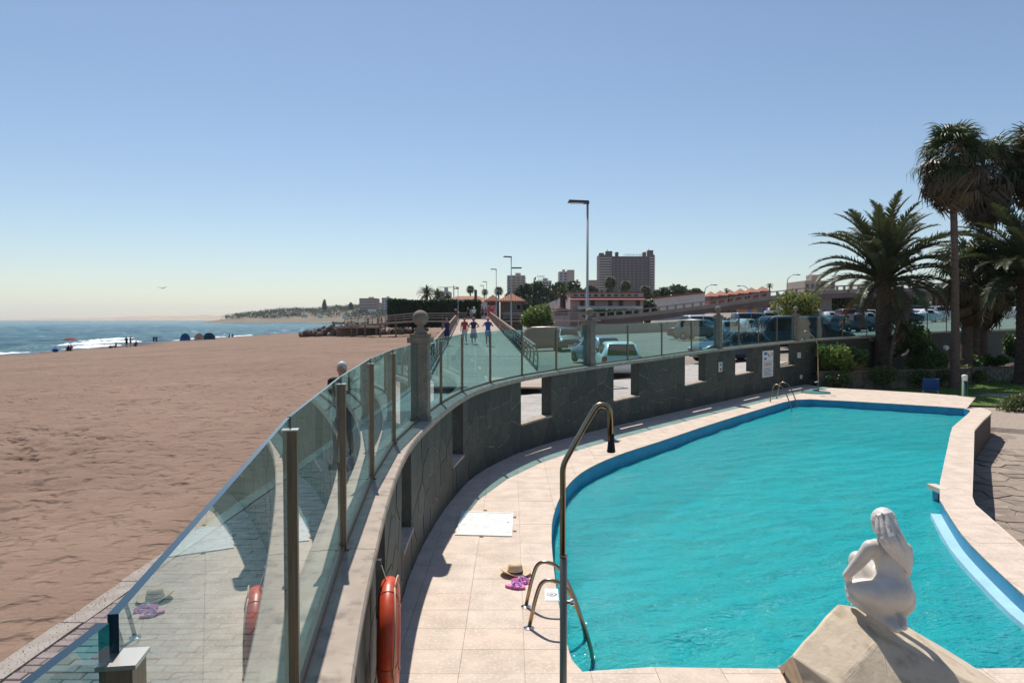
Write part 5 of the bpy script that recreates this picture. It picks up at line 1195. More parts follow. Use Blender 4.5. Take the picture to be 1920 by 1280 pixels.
p = Y(1790, 722, 33.4); q = Y(1783, 292, 33.4); fan_palm('tall slim fan palm rooted in the lawn by the green bollard', (p.x, 33.4, lawnz(p.x, 33.4)), q.z - lawnz(0, 33.4) + .2, .165, .95, 1, (-.35, 0))
p = Y(1828, 660, 38.); q = Y(1838, 320, 38.); fan_palm('tall slim fan palm with a ragged brown skirt behind the retaining wall', (p.x, 38, .4), q.z - .4 + .2, .165, 1.08, 2, (.3, 0), 56, 70)
p = Y(1812, 655, 37.4); q = Y(1816, 500, 37.4); fan_palm('short fan palm between the two tall slim ones', (p.x, 37.4, .4), q.z - .4, .26, 1.15, 5, (.1, 0), 40, 18)
p = Y(1842, 650, 39.5); q = Y(1850, 520, 39.5); fan_palm('medium fan palm behind the short one near the glass', (p.x, 39.5, .4), q.z - .4, .24, 1.2, 6, (.2, 0), 40, 14)
p = Y(1940, 700, 38); q = Y(1938, 290, 38.); fan_palm('tall fan palm beyond the thick palm on the lawn', (p.x, 38, .4), q.z - .4, .2, 1.15, 9, (0, 0))
p = Y(1668, 682, 35.2); fan_palm('thin leaning young palm stem beside the thick date palm', (p.x, 35.2, .4), 2.9, .08, .45, 12, (.5, 0), 10, 10)
# garden shrubs
r = random.Random(2)
def gsh(label, u, v, d, wx, hgt, n, size, m, seed, aspect=.5, name='garden_shrub', z=.4):
    p = Y(u, v, d); rr = random.Random(seed); shrub(name, label, 'shrub', (p.x, p.y, z), rblobs(rr, 9, wx * .6, wx * .5, hgt * .3, hgt * .78, min(wx, hgt) * .42), n, size, m, seed=seed, aspect=aspect)
gsh('bright green shrub with yellowish tips at the wall end behind the far shower', 1558, 690, 33.4, .95, 1.75, 3600, .075, [M['leafA'], M['leafA'], M['leafC']], 1)
gsh('dark leafy shrub between the bright shrub and the thick date palm', 1606, 695, 34.2, .7, 1.35, 2500, .08, [M['leafB'], M['leafA']], 2)
gsh('tall glossy shrub to the right of the thick date palm', 1708, 690, 36.2, 1.3, 2.6, 5600, .085, [M['leafB'], M['leafB'], M['leafA']], 3)
gsh('low dark shrub spilling over the retaining wall', 1738, 700, 35.4, 1.0, 1.0, 3000, .07, [M['leafB'], M['leafA']], 4)
gsh('loose shrub under the short fan palm', 1822, 668, 37.6, .8, .7, 1800, .07, [M['leafA'], M['leafB']], 5)
gsh('small shrub at the foot of the medium fan palm', 1868, 662, 38.6, .9, .6, 1500, .07, [M['leafA'], M['leafB']], 6)
gsh('sparse bush with reddish stems at the edge of the lawn', 1902, 760, 27.2, .75, .85, 1700, .055, [M['leafB'], M['leafB'], M['leafA'], M['dryleaf']], 7, z=lowz(18, 27.2))
gsh('dense hedge plant behind the thick palm on the lawn', 1925, 650, 40, 1.2, 2.2, 3600, .09, M['leafB'], 8)
for k, (u, d) in enumerate(((1568, 33.0), (1590, 33.2), (1612, 33.35), (1636, 33.5), (1700, 33.9), (1760, 34.4), (1780, 34.7), (1808, 35.3))):
    gsh('yellow green ground cover on the retaining wall, %s clump from the far shower' % ORD[k], u, 700, d + .15, .42, .32, 700, .04, [M['leafC'], M['leafA'], M['leafB'], M['dryleaf']], 20 + k, name='ground_cover')
    bpy.data.objects['ground_cover' if k == 0 else 'ground_cover.%03d' % k]['group'] = 'ground cover along the retaining wall'
for k, (lab, u, d, wx, hg) in enumerate((('trailing dark plant hanging over the retaining wall below the thick date palm', 1655, 33.2, .8, .75), ('trailing green plant over the retaining wall left of the dry grass', 1575, 32.6, .8, .7), ('trailing plant over the retaining wall behind the blue lounger', 1725, 33.4, .7, .7), ('round dark plant before the wall beside the slim fan palm', 1765, 34.0, .6, .6), ('leafy plant in front of the wall between the slim fan palm and the thick palm', 1835, 35.6, .6, .5))):
    gsh(lab, u, 715, d, wx, hg, 1900, .05, [M['leafB'], M['leafB'], M['leafA'], M['dryleaf']] if k % 2 else [M['leafB'], M['leafD'], M['leafC']], 40 + k, z=-.05)
def spiky(label, u, d, n, ll, m, seed):
    p = Y(u, 690, d); t = thing('spiky_grass', label, 'plant', (p.x, p.y, .4)); rr = random.Random(seed); b = MB()
    for k in range(n):
        a = rr.uniform(0, 2 * pi); e = rr.uniform(.5, 1.45); l_ = ll * rr.uniform(.6, 1.1); dx = Vector((math.cos(a) * math.cos(e), math.sin(a) * math.cos(e), math.sin(e))); s_ = Vector((-math.sin(a), math.cos(a), 0)) * .014
        b.add([-s_, s_, dx * l_ * .6 + s_, dx * l_ - Vector((0, 0, l_ * .18 * math.cos(e))), dx * l_ * .6 - s_], [(0, 1, 2, 3, 4)])
    b.build('blades', m, t, world=False)
spiky('tuft of dry spiky grass between the two shrubs', 1588, 33.5, 150, 1.1, M['dryleaf'], 1); spiky('tuft of dry reddish leaves beside the garden globe lamp', 1770, 36, 90, .7, M['dryleaf'], 2)
t = thing('driftwood', 'pale bent branch lying among the dark shrubs', 'branch', Y(1700, 665, 35.3)); b = MB(); b.tube([Y(1690, 667, 35.3), Y(1698, 663, 35.3), Y(1703, 657, 35.3), Y(1702, 654, 35.3)], [.04, .06, .05, .03], 7); b.build('branch', M['tentcream'], t, True)
# bollards, sunbed
def bollard(label, x, y, z, h_, r_):
    t = thing('bollard_light', label, 'light', (x, y, z)); b = MB(); b.lathe([(r_ * 1.3, 0), (r_ * 1.3, .03), (r_, .04), (r_, h_ * .8)], 16); b.build('post', M['dgreen'], t, True, world=False)
    b = MB(); b.lathe([(r_ * .92, h_ * .8), (r_ * .95, h_ * .92), (r_ * 1.02, h_ * .94), (r_ * .9, h_), (.02, h_ * 1.02)], 16); b.build('lamp_cap', M['white'], t, True, world=False)
p = Y(1808, 745, 28.2); bollard('green bollard light with a white cap at the pool deck corner', p.x, 28.2, -.35, Y(1808, 703, 28.2).z + .35, .11)
p = Y(1773, 680, 35.8); t = thing('globe_lamp', 'small garden lamp with a white globe in the palm bed', 'light', (p.x, 35.8, .4)); b = MB(); zt = Y(1773, 652, 35.8).z - .4; b.tube([(0, 0, -.05), (0, 0, zt - .1)], .05, 8); b.build('post', M['lampdark'], t, world=False); b = MB(); b.ball((0, 0, zt), .14, 12); b.build('globe', M['white'], t, True, world=False)
p = Y(1745, 740, 30.6); t = thing('sun_lounger', 'blue sun lounger with raised backrest on the lawn behind the deck', 'sun lounger', (p.x, 30.6, lawnz(0, 30.6)), -.5)
b = MB(); b.box((0, .55, .3), (.62, 1.2, .05)); b.build('seat', M['bluepl'], t, world=False); b = MB(); b.add([(-.33, 0, .3), (.33, 0, .3), (.3, -.28, .78), (-.3, -.28, .78), (-.33, .04, .3), (.33, .04, .3), (.3, -.24, .8), (-.3, -.24, .8)], [(0, 1, 2, 3), (7, 6, 5, 4), (0, 4, 5, 1), (1, 5, 6, 2), (2, 6, 7, 3), (3, 7, 4, 0)]); b.build('backrest', M['bluepl'], t, world=False)
for x in (-.28, .28):
    for y in (.05, 1.05): b = MB(); b.bar((x, y, 0), (x, y, .29), .03, .03); b.build('leg', M['greypl'], t, world=False)
p = Y(1800, 742, 29); t = thing('rock', 'pale grey rounded rock beside the green bollard', 'rock', (p.x - .35, 29, lawnz(0, 29))); b = MB(); b.ball((0, 0, .1), (.42, .3, .2), 12); b.ball((.2, .05, .12), (.25, .25, .17), 10); me = remesh(b, .05, 2); link('stone', me, M['greypl'], t, True, world=False)
# plants of the car park
def atg(u, d): x = at(u, d); return (x, d, g(x, d))
rr = random.Random(31); shrub('round_bush', 'rounded green bush beside the end of the boardwalk', 'bush', (at(1008, 76), 76, .45), rblobs(rr, 14, 1.1, 1., 1.9, 3.3, .85), 7000, .12, [M['leafA'], M['leafB'], M['leafA'], M['leafC']], .16, seed=31)
rr = random.Random(32); x_, y_, z_ = atg(1500, 58); shrub('bamboo_bush', 'tall yellow green bush behind the far pillar', 'bush', (x_, y_, z_), rblobs(rr, 16, 1.1, .9, .8, 3.2, .8), 9000, .13, [M['leafC'], M['leafA'], M['leafC'], M['leafB']], .08, seed=32, aspect=.3)
# hedge
t = thing('hedge', 'long dark clipped hedge behind the beach walkway', 'hedge', (-14, 122, 2.5)); x0, x1 = at(728, 122), at(902, 122); rng = np.random.default_rng(5); n = 26000
H0, H1 = 1.6, 6.2; q = np.stack([rng.uniform(x0, x1, n), 122 + rng.uniform(-1.1, 1.1, n), rng.uniform(H0, H1, n)], 1); f_ = rng.integers(0, 3, n); q[f_ == 0, 1] = 120.9 + rng.normal(0, .12, (f_ == 0).sum()); q[f_ == 1, 2] = H1 - .25 + .5 * vnoise(q[f_ == 1, 0], q[f_ == 1, 1] * 0, 2., 3) + rng.normal(0, .14, (f_ == 1).sum())
V, Fq = leaves(q, .2, rng); link('foliage', npmesh('foliage', V, Fq), M['leafD'], t); b = MB(); b.box(((x0 + x1) / 2, 122, (H0 + H1) / 2 - .2), (x1 - x0 - .3, 1.6, H1 - H0 - .5)); b.build('branches', M['bark'], t)
# far trees: broad crowns, cypress and palms
def far_tree(label, u, v0, v1, d, wpx, m, seed, group='trees on the slope behind the pink house', n=3600, name='tree', kind=0):
    top = Y(u, v0, d); bz = min(g(top.x, d), Y(u, v1, d).z) if top.x > -30 else Y(u, v1, d).z; hh = top.z - bz; W2 = wpx / F * d / 2; rr = random.Random(seed)
    if kind == 1: bl = [(0, 0, hh * (.15 + .08 * k), W2 * (1 - k / 12), W2 * (1 - k / 12), hh * .09) for k in range(11)]
    else: bl = rblobs(rr, 14, W2 * .75, W2 * .6, hh * .3, hh * .84, W2 * .5)
    return shrub(name, label, 'tree', (top.x, d, bz), bl, n, max(.26, d * .0026), m, W2 * .07 + .1, group, seed, part='crown')
SLOPE = ['dark tree right of the beige apartment tower', 'dark tree beneath the low hotel roof sign', 'broad dark tree left of the pale grey tower', 'dark tree at the foot of the pale grey tower', 'dark tree between the pale tower and the tall lamp', 'low dark tree left of the brown hotel foot', 'small dark tree before the left corner of the brown hotel', 'dark tree behind the pink house roof below the hotel', 'dark tree at the right end of the pink house roof', 'dark tree right of the brown hotel', 'wide dark tree before the distant white terraced house', 'small dark tree at the top of the white sloping roof', 'dark tree behind the kiosk tiled roof', 'dark bush like tree by the pink house corner above the ramp']
for k, (u, v0, v1, d, w_) in enumerate(((985, 528, 575, 210, 34), (1012, 524, 575, 230, 40), (1040, 518, 580, 240, 46), (1065, 522, 575, 200, 44), (1090, 532, 575, 190, 40), (1118, 535, 575, 180, 44), (1135, 538, 575, 170, 30), (1172, 543, 575, 170, 40), (1205, 545, 580, 160, 34), (1245, 542, 570, 220, 36), (1262, 540, 565, 260, 50), (1300, 545, 570, 240, 30), (960, 540, 572, 190, 26), (1215, 560, 600, 124, 36))):
    far_tree(SLOPE[k], u, v0, v1, d, w_, [M['leafE'], M['leafD']], 40 + k)
for k, (u, v0, v1, d, w_, kd, lab) in enumerate(((1003, 522, 590, 170, 22, 1, 'tall conifer left of the pink house'), (835, 544, 575, 150, 26, 0, 'round tree top above the hedge beside the palm'))): far_tree(lab, u, v0, v1, d, w_, [M['leafE'], M['leafD']], 60 + k, None, 2000, 'conifer' if kd else 'tree', kd)
for k in range(16):
    u = 1560 + k * 24; far_tree('dark tree behind the upper car park, %s in the row from the yellow green bush' % ORD[k], u, 552 + (k * 7) % 11, 600, 113 + (k * 11) % 6, 64, [M['leafE'], M['leafB'], M['leafC']] if k % 3 == 0 else [M['leafE'], M['leafD']], 70 + k, 'trees behind the upper car park', 3200)
def mini_palm(label, u, v, d, hpx, seed, fan=True, grp=None):
    top = Y(u, v, d); bz = g(top.x, d) if top.x > -5 else 2.6; hh = max(1.5, top.z - bz); t = thing('palm', label, 'palm tree', (top.x, d, bz), 0, grp); sc_ = hpx / F * d / 3.6; r = random.Random(seed)
    b = MB(); b.tube([(0, 0, -.3), (0, 0, hh)], [.3 * sc_, .22 * sc_], 7); b.build('trunk', M['ptrunk'], t, world=False); mb_ = MB()
    for k in range(44):
        a = k * 2.4; el_ = 1.35 - 2.3 * k / 44; src = (FN[k % 3] if fan else FR[k % 4]); R_ = Matrix.Rotation(a, 4, 'Z') @ Matrix.Rotation(-el_ if fan else -(el_ - .5) * .6, 4, 'Y') @ Matrix.Scale(sc_ * (.95 if fan else .5), 4)
        vs = [R_ @ v_.co + Vector((0, 0, hh)) for v_ in src.vertices]; mb_.add(vs, [tuple(p_.vertices) for p_ in src.polygons])
    o = mb_.build('crown', M['fan'] if fan else M['frond'], t, world=False); return t
mini_palm('bushy fan palm in front of the brown hotel tower', 1144, 530, 150, 30, 1); mini_palm('fan palm in front of the middle of the brown hotel', 1173, 536, 145, 26, 2); mini_palm('fan palm at the corner of the pink house', 1210, 546, 135, 28, 3); mini_palm('fan palm standing against the sky above the hedge', 882, 543, 150, 20, 4); mini_palm('fan palm behind the kiosk roofs', 909, 548, 160, 16, 5)
mini_palm('feathery palm in front of the pink house gable', 1053, 552, 118, 44, 6, False); mini_palm('wide feathery palm behind the left part of the hedge', 800, 552, 140, 46, 7, False); mini_palm('second feathery palm behind the hedge', 820, 555, 145, 40, 8, False); mini_palm('small palm above the red bungalows', 1443, 537, 170, 18, 9, False); mini_palm('small palm at the start of the red bungalows', 1362, 545, 175, 14, 10, False); mini_palm('fan palm among the trees behind the kiosk', 935, 546, 170, 22, 11)

# ================================================================== BUILDINGS
def hip_roof(b, x0, x1, y0, y1, z0, z1, ov=.5, mi=0):
    cx, cy = (x0 + x1) / 2, (y0 + y1) / 2; r_ = max(0, (x1 - x0) - (y1 - y0)) / 2
    b.add([(x0 - ov, y0 - ov, z0), (x1 + ov, y0 - ov, z0), (x1 + ov, y1 + ov, z0), (x0 - ov, y1 + ov, z0), (cx - r_, cy, z1), (cx + r_ + .01, cy, z1)], [(0, 1, 5, 4), (1, 2, 5), (2, 3, 4, 5), (3, 0, 4), (3, 2, 1, 0)], mi)
def tile_rows(parent, x0, x1, y0, z0, z1, cx, cy, n):
    for k in range(n):
        t = (k + .5) / n; xa = x0 + (x1 - x0) * t; f = 1 - abs(2 * t - 1) * 1.; b = MB(); xt = xa + (cx - xa) * f; b.tube([(xa, y0, z0 + .05), (xa + (cx - xa) * f * .0, y0 + (cy - y0) * f * .96, z0 + (z1 - z0) * f * .96 + .05)], .07, 5); b.build('tile_row', M['tile'], parent)
def kiosk(label, u0, u1, vroof, veave, d, extra):
    x0, x1 = at(u0, d), at(u1, d); ze = Y(0, veave, d).z; zt = Y(0, vroof, d).z; zb = 1.4; t = thing('kiosk', label, 'kiosk', ((x0 + x1) / 2, d + 2, zb)); w_ = x1 - x0; i = .45
    b = MB(); b.box(((x0 + x1) / 2, d + w_ / 2, (zb + ze) / 2), (w_ - 2 * i, w_ - 2 * i, ze - zb)); b.build('wall', M['kioskwall'], t); b = MB(); hip_roof(b, x0, x1, d, d + w_, ze, zt, 0); ro_ = b.build('roof', M['tile'], t)
    tile_rows(ro_, x0, x1, d, ze, zt, (x0 + x1) / 2, d + w_ / 2, 12); b = MB(); b.box(((x0 + x1) / 2, d + .05, ze - .08), (w_, .12, .16)); b.build('fascia', M['tile'], t); yw = d + i - .03
    for m, a, c_, z0, z1, nm in extra:
        b = MB(); b.box((x0 + w_ * (a + c_) / 2, yw, zb + (ze - zb) * (z0 + z1) / 2), (w_ * (c_ - a), .08, (ze - zb) * (z1 - z0))); b.build(nm, M[m], t)
kiosk('brown kiosk with an orange tiled pyramid roof at the boardwalk end', 932, 986, 549, 564, 104, [('window', .42, .82, .62, .95, 'window'), ('yellow', .70, .80, .72, .86, 'sign_panel'), ('kerb', .15, .9, .54, .6, 'counter')])
kiosk('kiosk behind with a smaller tiled roof and a pink poster wall', 908, 940, 552, 564, 112, [('poster', .16, .72, .05, .85, 'poster')])
x0, x1 = at(826, 135), at(925, 135); t = thing('long_house', 'long low house with an orange tiled roof behind the hedge', 'house', ((x0 + x1) / 2, 137, 2.5)); b = MB(); b.box(((x0 + x1) / 2, 138, 4), (x1 - x0 - 1, 6, 4.4)); b.build('wall', M['whitewall'], t); b = MB(); hip_roof(b, x0, x1, 135, 141, 6.2, Y(0, 554, 135).z, .3); b.build('roof', M['tile'], t)
b = MB(); b.box((at(892, 136), 136., 7.0), (.5, .5, 3.)); b.build('chimney', M['kioskwall'], t)
# pink house
d = 120.; x0, x1 = at(1069, d), at(1206, d); zt = Y(0, 549, d).z; ze = Y(0, 561, d).z; zb = 1.2; t = thing('pink_house', 'long pale pink house with red trim and dark shutters', 'house', ((x0 + x1) / 2, d + 4, zb))
b = MB(); b.box(((x0 + x1) / 2, d + 5, (zb + zt) / 2), (x1 - x0, 10, zt - zb)); b.build('wall', M['pinkwall'], t); b = MB(); b.box(((x0 + x1) / 2, d + 5, zt + .08), (x1 - x0 + .2, 10.2, .22)); b.build('parapet', M['redtrim'], t)
b = MB(); b.add([(x0, d - .02, ze + .35), (x1, d - .02, ze + .35), (x1 + .2, d - 1.3, ze - .1), (x0 - .2, d - 1.3, ze - .1), (x0, d - .02, ze - .2), (x1, d - .02, ze - .2)], [(3, 2, 1, 0), (4, 5, 2, 3)]); b.build('porch_roof', M['redtrim'], t)
for k in range(10): x = x0 + .9 + k * (x1 - x0 - 1.6) / 9.5; b = MB(); b.box((x, d - .02, Y(0, 553.5, d).z), (.62, .1, .34)); b.build('window', M['window'], t)
for u in (1091, 1111, 1144, 1164, 1196): b = MB(); b.box((at(u, d), d - .02, Y(0, 569, d).z), (.7, .1, .95)); b.build('shutter', M['kioskwall'], t)
b = MB(); b.box(((x0 + x1) / 2 + .4, d - 1.1, Y(0, 577, d).z), (x1 - x0 - 1.5, .12, .55)); b.build('balcony_front', M['whitewall'], t); b = MB(); b.box(((x0 + x1) / 2 + .4, d - .6, Y(0, 580, d).z), (x1 - x0 - 1.5, 1.1, .12)); b.build('balcony_floor', M['kerb'], t)
rng = np.random.default_rng(8); t = thing('low_hedge', 'low dark hedge in front of the pink house', 'hedge', (at(1140, 117), 117, 2.6)); q = np.stack([rng.uniform(at(1092, 117), at(1196, 117), 5000), 117 + rng.normal(0, .35, 5000), rng.uniform(3.3, 4.6, 5000)], 1); V, Fq = leaves(q, .16, rng); link('foliage', npmesh('foliage', V, Fq), M['leafD'], t)
t = thing('tiled_porch', 'small outbuilding with an orange tiled roof beside the pink house', 'house', (at(1050, 116), 118, 2)); xa, xb = at(1036, 116), at(1069, 116); b = MB(); b.box(((xa + xb) / 2, 118, 2.9), (xb - xa, 4, 3.4)); b.build('wall', M['pinkwall'], t); b = MB(); hip_roof(b, xa, xb, 116, 120, Y(0, 583, 116).z, Y(0, 573, 116).z, .3); b.build('roof', M['tile'], t); b = MB(); b.box(((xa + xb) / 2, 115.95, Y(0, 588, 116).z), (xb - xa - .8, .15, .7)); b.build('opening', M['window'], t)
t = thing('white_house', 'white gabled house behind the feathery palm', 'house', (at(1035, 135), 137, 3)); xa, xb = at(1016, 135), at(1052, 135); zt = Y(0, 558, 135).z; b = MB(); b.add([(xa, 135, 2), (xb, 135, 2), (xb, 135, zt), (xa, 135, zt - 1.6), (xa, 141, 2), (xb, 141, 2), (xb, 141, zt), (xa, 141, zt - 1.6)], [(0, 1, 2, 3), (5, 4, 7, 6), (4, 0, 3, 7), (1, 5, 6, 2), (3, 2, 6, 7)]); b.build('wall', M['whitewall'], t); b = MB(); b.box(((xa + xb) / 2, 134.97, zt - 2.2), (1.6, .1, .25)); b.build('window', M['window'], t)
# white building with sloping wall and red bungalows
t = thing('white_sloped_building', 'white building with a red edged sloping roof line behind the ramp', 'building', (at(1265, 150), 155, 3)); xa, xb = at(1222, 150), at(1321, 150); za, zb_ = Y(0, 560, 150).z, Y(0, 549, 150).z; b = MB(); b.add([(xa, 150, 1), (xb, 150, 1), (xb, 150, zb_), (xa, 150, za), (xa, 160, 1), (xb, 160, 1), (xb, 160, zb_), (xa, 160, za)], [(0, 1, 2, 3), (5, 4, 7, 6), (4, 0, 3, 7), (1, 5, 6, 2), (3, 2, 6, 7)]); b.build('wall', M['whitewall'], t); b = MB(); b.bar((xa, 149.9, za + .1), (xb, 149.9, zb_ + .1), .4, .35); b.build('roof_edge', M['redtrim'], t)
for k, u in enumerate((1330, 1348, 1366, 1386, 1407, 1428)):
    d = 172.; xa, xb = at(u, d), at(u + 17, d); v0 = 555 - (u - 1330) * .1; zt = Y(0, v0 - 6, d).z; t = thing('red_bungalow', 'small red bungalow above the footbridge, %s in the row from the white sloping building' % ORD[k], 'house', ((xa + xb) / 2, d + 3, g(xa, d)), 0, 'red bungalows above the footbridge')
    b = MB(); b.box(((xa + xb) / 2, d + 3, (zt + g(xa, d)) / 2 - .4), (xb - xa - .15, 6, zt - g(xa, d) - .8)); b.build('wall', M['redtrim'], t); b = MB(); hip_roof(b, xa, xb, d, d + 6, zt - .8, zt + .5, .1); b.build('roof', M['tile'], t)
    for q in (.3, .7): b = MB(); b.box((xa + (xb - xa) * q, d - .03, zt - 1.5), (.45, .1, .9)); b.build('window', M['window'], t)
# hotel tower
d = 800.; xc0, xc1 = at(1122, d), at(1228, d); zt = Y(0, 480, d).z; zb = 8.; t = thing('brown_hotel', 'tall brown hotel tower with pale balcony bands and a roof sign', 'hotel', ((xc0 + xc1) / 2, d, zb)); W_ = xc1 - xc0; wl_, wr_ = W_ * .235, W_ * .11; fl_h = (zt - Y(0, 548, d).z) / 14
b = MB(); b.box(((xc0 + wl_ + xc1 - wr_) / 2, d + 14, (zb + zt) / 2), (W_ - wl_ - wr_ + .4, 22, zt - zb)); b.build('centre_block', M['hotel'], t)
for nm, xa, xb in (('left_tower', xc0, xc0 + wl_), ('right_tower', xc1 - wr_, xc1)):
    b = MB(); b.box(((xa + xb) / 2, d + 12, (zb + zt + 1.5) / 2), (xb - xa - 1.5, 24, zt + 1.5 - zb)); b.build('corner_tower', M['hotel'], t)
    for k in range(15):
        z = zt - 2.0 - k * fl_h; b = MB(); pr = []; n = 10
        for i in range(n + 1): a = pi * i / n; pr.append(((xa + xb) / 2 - math.cos(a) * (xb - xa) / 2, d + 1 - 3.2 * math.sin(a)))
        b.prism(pr, z - fl_h * .24, z + fl_h * .18); b.build('balcony', M['hotelband'], t)
xa, xb = xc0 + wl_, xc1 - wr_
for k in range(14):
    z = zt - 3 - k * fl_h
    for j in range(9):
        x = xa + (xb - xa) * (j + .5) / 9; b = MB(); b.box((x, d + 2.9, z), ((xb - xa) / 9 * .5, .5, fl_h * .5)); wv = b.build('window', M['darkpane'], t); b = MB(); b.box((x, d + 2.5, z - fl_h * .32), ((xb - xa) / 9 * .34, .6, fl_h * .16)); b.build('railing', M['hotelband'], wv)
for u, w_, h_ in ((1129, 5, 4), (1143, 7, 6), (1158, 3, 5), (1210, 3, 5), (1221, 6, 7)): b = MB(); b.box((at(u, d), d + 10, zt + h_ / 2), (w_, 8, h_)); b.build('roof_block', M['hotel'], t)
for u, v in ((1140, 466), (1218, 465)): b = MB(); zz = Y(0, v, d).z; b.bar((at(u, d), d + 8, zt), (at(u, d), d + 8, zz), .5, .5); b.bar((at(u, d) - 1.5, d + 8, zz - 4), (at(u, d) + 1.5, d + 8, zz - 4), .3, .3); b.build('antenna', M['lampdark'], t)
b = MB(); b.box((at(1115, d), d + 20, (zb + Y(0, 524, d).z) / 2), (at(1128, d) - at(1106, d), 20, Y(0, 524, d).z - zb)); b.build('side_wing', M['blockpink'], t)
def text(body, name, cx, y, z, width, m, parent):
    cu = bpy.data.curves.new(name, 'FONT'); cu.body = body; cu.align_x = 'CENTER'; cu.extrude = .02; o = bpy.data.objects.new(name, cu); TMP.collection.objects.link(o); TMP.view_layers[0].update(); dg = TMP.view_layers[0].depsgraph
    me = bpy.data.meshes.new_from_object(o.evaluated_get(dg)); bpy.data.objects.remove(o); xs_ = [v.co.x for v in me.vertices]; s_ = width / (max(xs_) - min(xs_)); me.transform(Matrix.Translation((cx, y, z)) @ Matrix.Rotation(pi / 2, 4, 'X') @ Matrix.Scale(s_, 4)); me.materials.clear()
    return link(name, me, m, parent)
text('CORONA ROJA', 'roof_lettering', at(1187, d), d + 4, zt + .6, at(1204, d) - at(1169, d), M['lampdark'], t)
# apartment blocks
def block(label, u0, u1, v0, d, m, floors, cols, zb, bal=None, name='apartment_block', dep=14):
    xa, xb = at(u0, d), at(u1, d); zt = Y(0, v0, d).z; t = thing(name, label, 'apartments', ((xa + xb) / 2, d, zb)); b = MB(); b.box(((xa + xb) / 2, d + dep / 2, (zb + zt) / 2), (xb - xa, dep, zt - zb)); b.build('wall', M[m], t); fh = 3.1 * d / 800 * 1.0 if d > 500 else 3.
    for k in range(floors):
        z = zt - 1.8 - k * fh
        if bal: b = MB(); b.box(((xa + xb) / 2, d - .5, z - fh * .3), ((xb - xa) * 1.05, 1.2, fh * .35)); b.build('balcony', M[bal], t)
        for j in range(cols): x = xa + (xb - xa) * (j + .5) / cols; b = MB(); b.box((x, d - .03, z + .1), ((xb - xa) / cols * .55, .15, fh * .45)); b.build('window', M['window'], t)
    b = MB(); b.box((xa + (xb - xa) * .6, d + dep / 2, zt + 1), ((xb - xa) * .3, 4, 2)); b.build('roof_block', M[m], t); return t
block('beige apartment tower with balconies behind the second lamp', 951, 985, 516, 520, 'block', 10, 4, 6, 'hotelband'); block('dark glass annex at the foot of the beige tower', 972, 1000, 536, 500, 'blockgrey', 6, 4, 6)
t8 = block('pale grey tower with a beige stair shaft left of the tall lamp', 1048, 1064, 509, 560, 'blockgrey', 9, 2, 8); b = MB(); b.box((at(1070, 560), 564, (8 + Y(0, 506, 560).z) / 2), (at(1077, 560) - at(1064, 560), 10, Y(0, 506, 560).z - 8)); b.build('stair_shaft', M['block'], t8)
block('small grey block right of the pale tower', 1077, 1088, 528, 560, 'blockgrey', 4, 2, 8); hb = block('low pale hotel with a roof sign behind the conifer', 1006, 1034, 526, 480, 'blockgrey', 4, 5, 8, name='low_hotel')
text('hotel', 'roof_lettering', at(1014, 480), 480, Y(0, 520, 480).z, at(1022, 480) - at(1009, 480), M['lampdark'], hb); text('beverly park', 'roof_lettering', at(1019, 480), 480, Y(0, 525, 480).z, at(1030, 480) - at(1009, 480), M['lampdark'], hb)
block('pink apartment block on the headland', 674, 706, 559, 1000, 'blockpink', 5, 8, 5, dep=25); block('narrow grey block next to the pink one on the headland', 716, 731, 558, 1000, 'blockgrey', 5, 3, 5, dep=25); block('pale flat roofed building beneath the crane', 822, 842, 546, 300, 'blockgrey', 2, 4, 3)
for k, (u0, u1, v0) in enumerate(((1262, 1278, 545), (1282, 1294, 543))): block(('distant white terraced house right of the hotel', 'distant pale block beside the white terraced house')[k], u0, u1, v0, 420, 'blockgrey', 1, 4, 5)
# grey building behind the palm on the right
block('pale green roofed building above the footbridge left of the big palm', 1508, 1565, 526, 210, 'block', 2, 6, 5); block('pale building glimpsed behind the palms', 1590, 1680, 546, 170, 'whitewall', 2, 7, 4)
t = thing('stone_terrace_wall', 'long grey terrace wall behind the upper car park', 'wall', (at(1650, 122), 122, 2.9)); b = MB(); b.box((at(1750, 122), 122, 3.3), (at(2000, 122) - at(1540, 122), .6, 3.2)); b.build('wall_body', M['bridgedk'], t)
xa, xb = at(1382, 100), at(1418, 100); t = thing('yellow_board', 'orange and yellow poster board with a blue disc under the footbridge', 'sign', ((xa + xb) / 2, 100, g(xa, 100))); b = MB(); b.box(((xa + xb) / 2, 100, (Y(0, 594, 100).z + Y(0, 580, 100).z) / 2), (xb - xa, .2, 1.1)); b.build('board', mat('orange_board', (.5, .25, .06), (.5, .12, .05), .8, .7), t); b = MB(); b.tube([(at(1405, 100), 99.85, Y(0, 583, 100).z), (at(1405, 100), 99.8, Y(0, 583, 100).z)], .26, 14); b.build('disc', M['signblue'], t)
for x in (xa, xb): b = MB(); b.bar((x, 100, g(x, 100) - .2), (x, 100, Y(0, 582, 100).z), .12, .12); b.build('post', M['lampgrey'], t)
# crane
d = 420.; t = thing('tower_crane', 'thin tower crane standing far behind the hedge', 'crane', (at(851, d), d, 4)); b = MB(); zt = Y(0, 535, d).z; b.bar((at(851, d), d, 4), (at(851, d), d, zt), .5, .5); b.build('mast', M['crane'], t); b = MB(); zj = Y(0, 538.5, d).z; b.bar((at(822, d), d, zj), (at(860, d), d, zj), .3, .3); b.build('jib', M['crane'], t); b = MB(); b.box((at(858, d), d, zj - .4), (1.4, .8, 1.2)); b.build('counterweight', M['crane'], t)

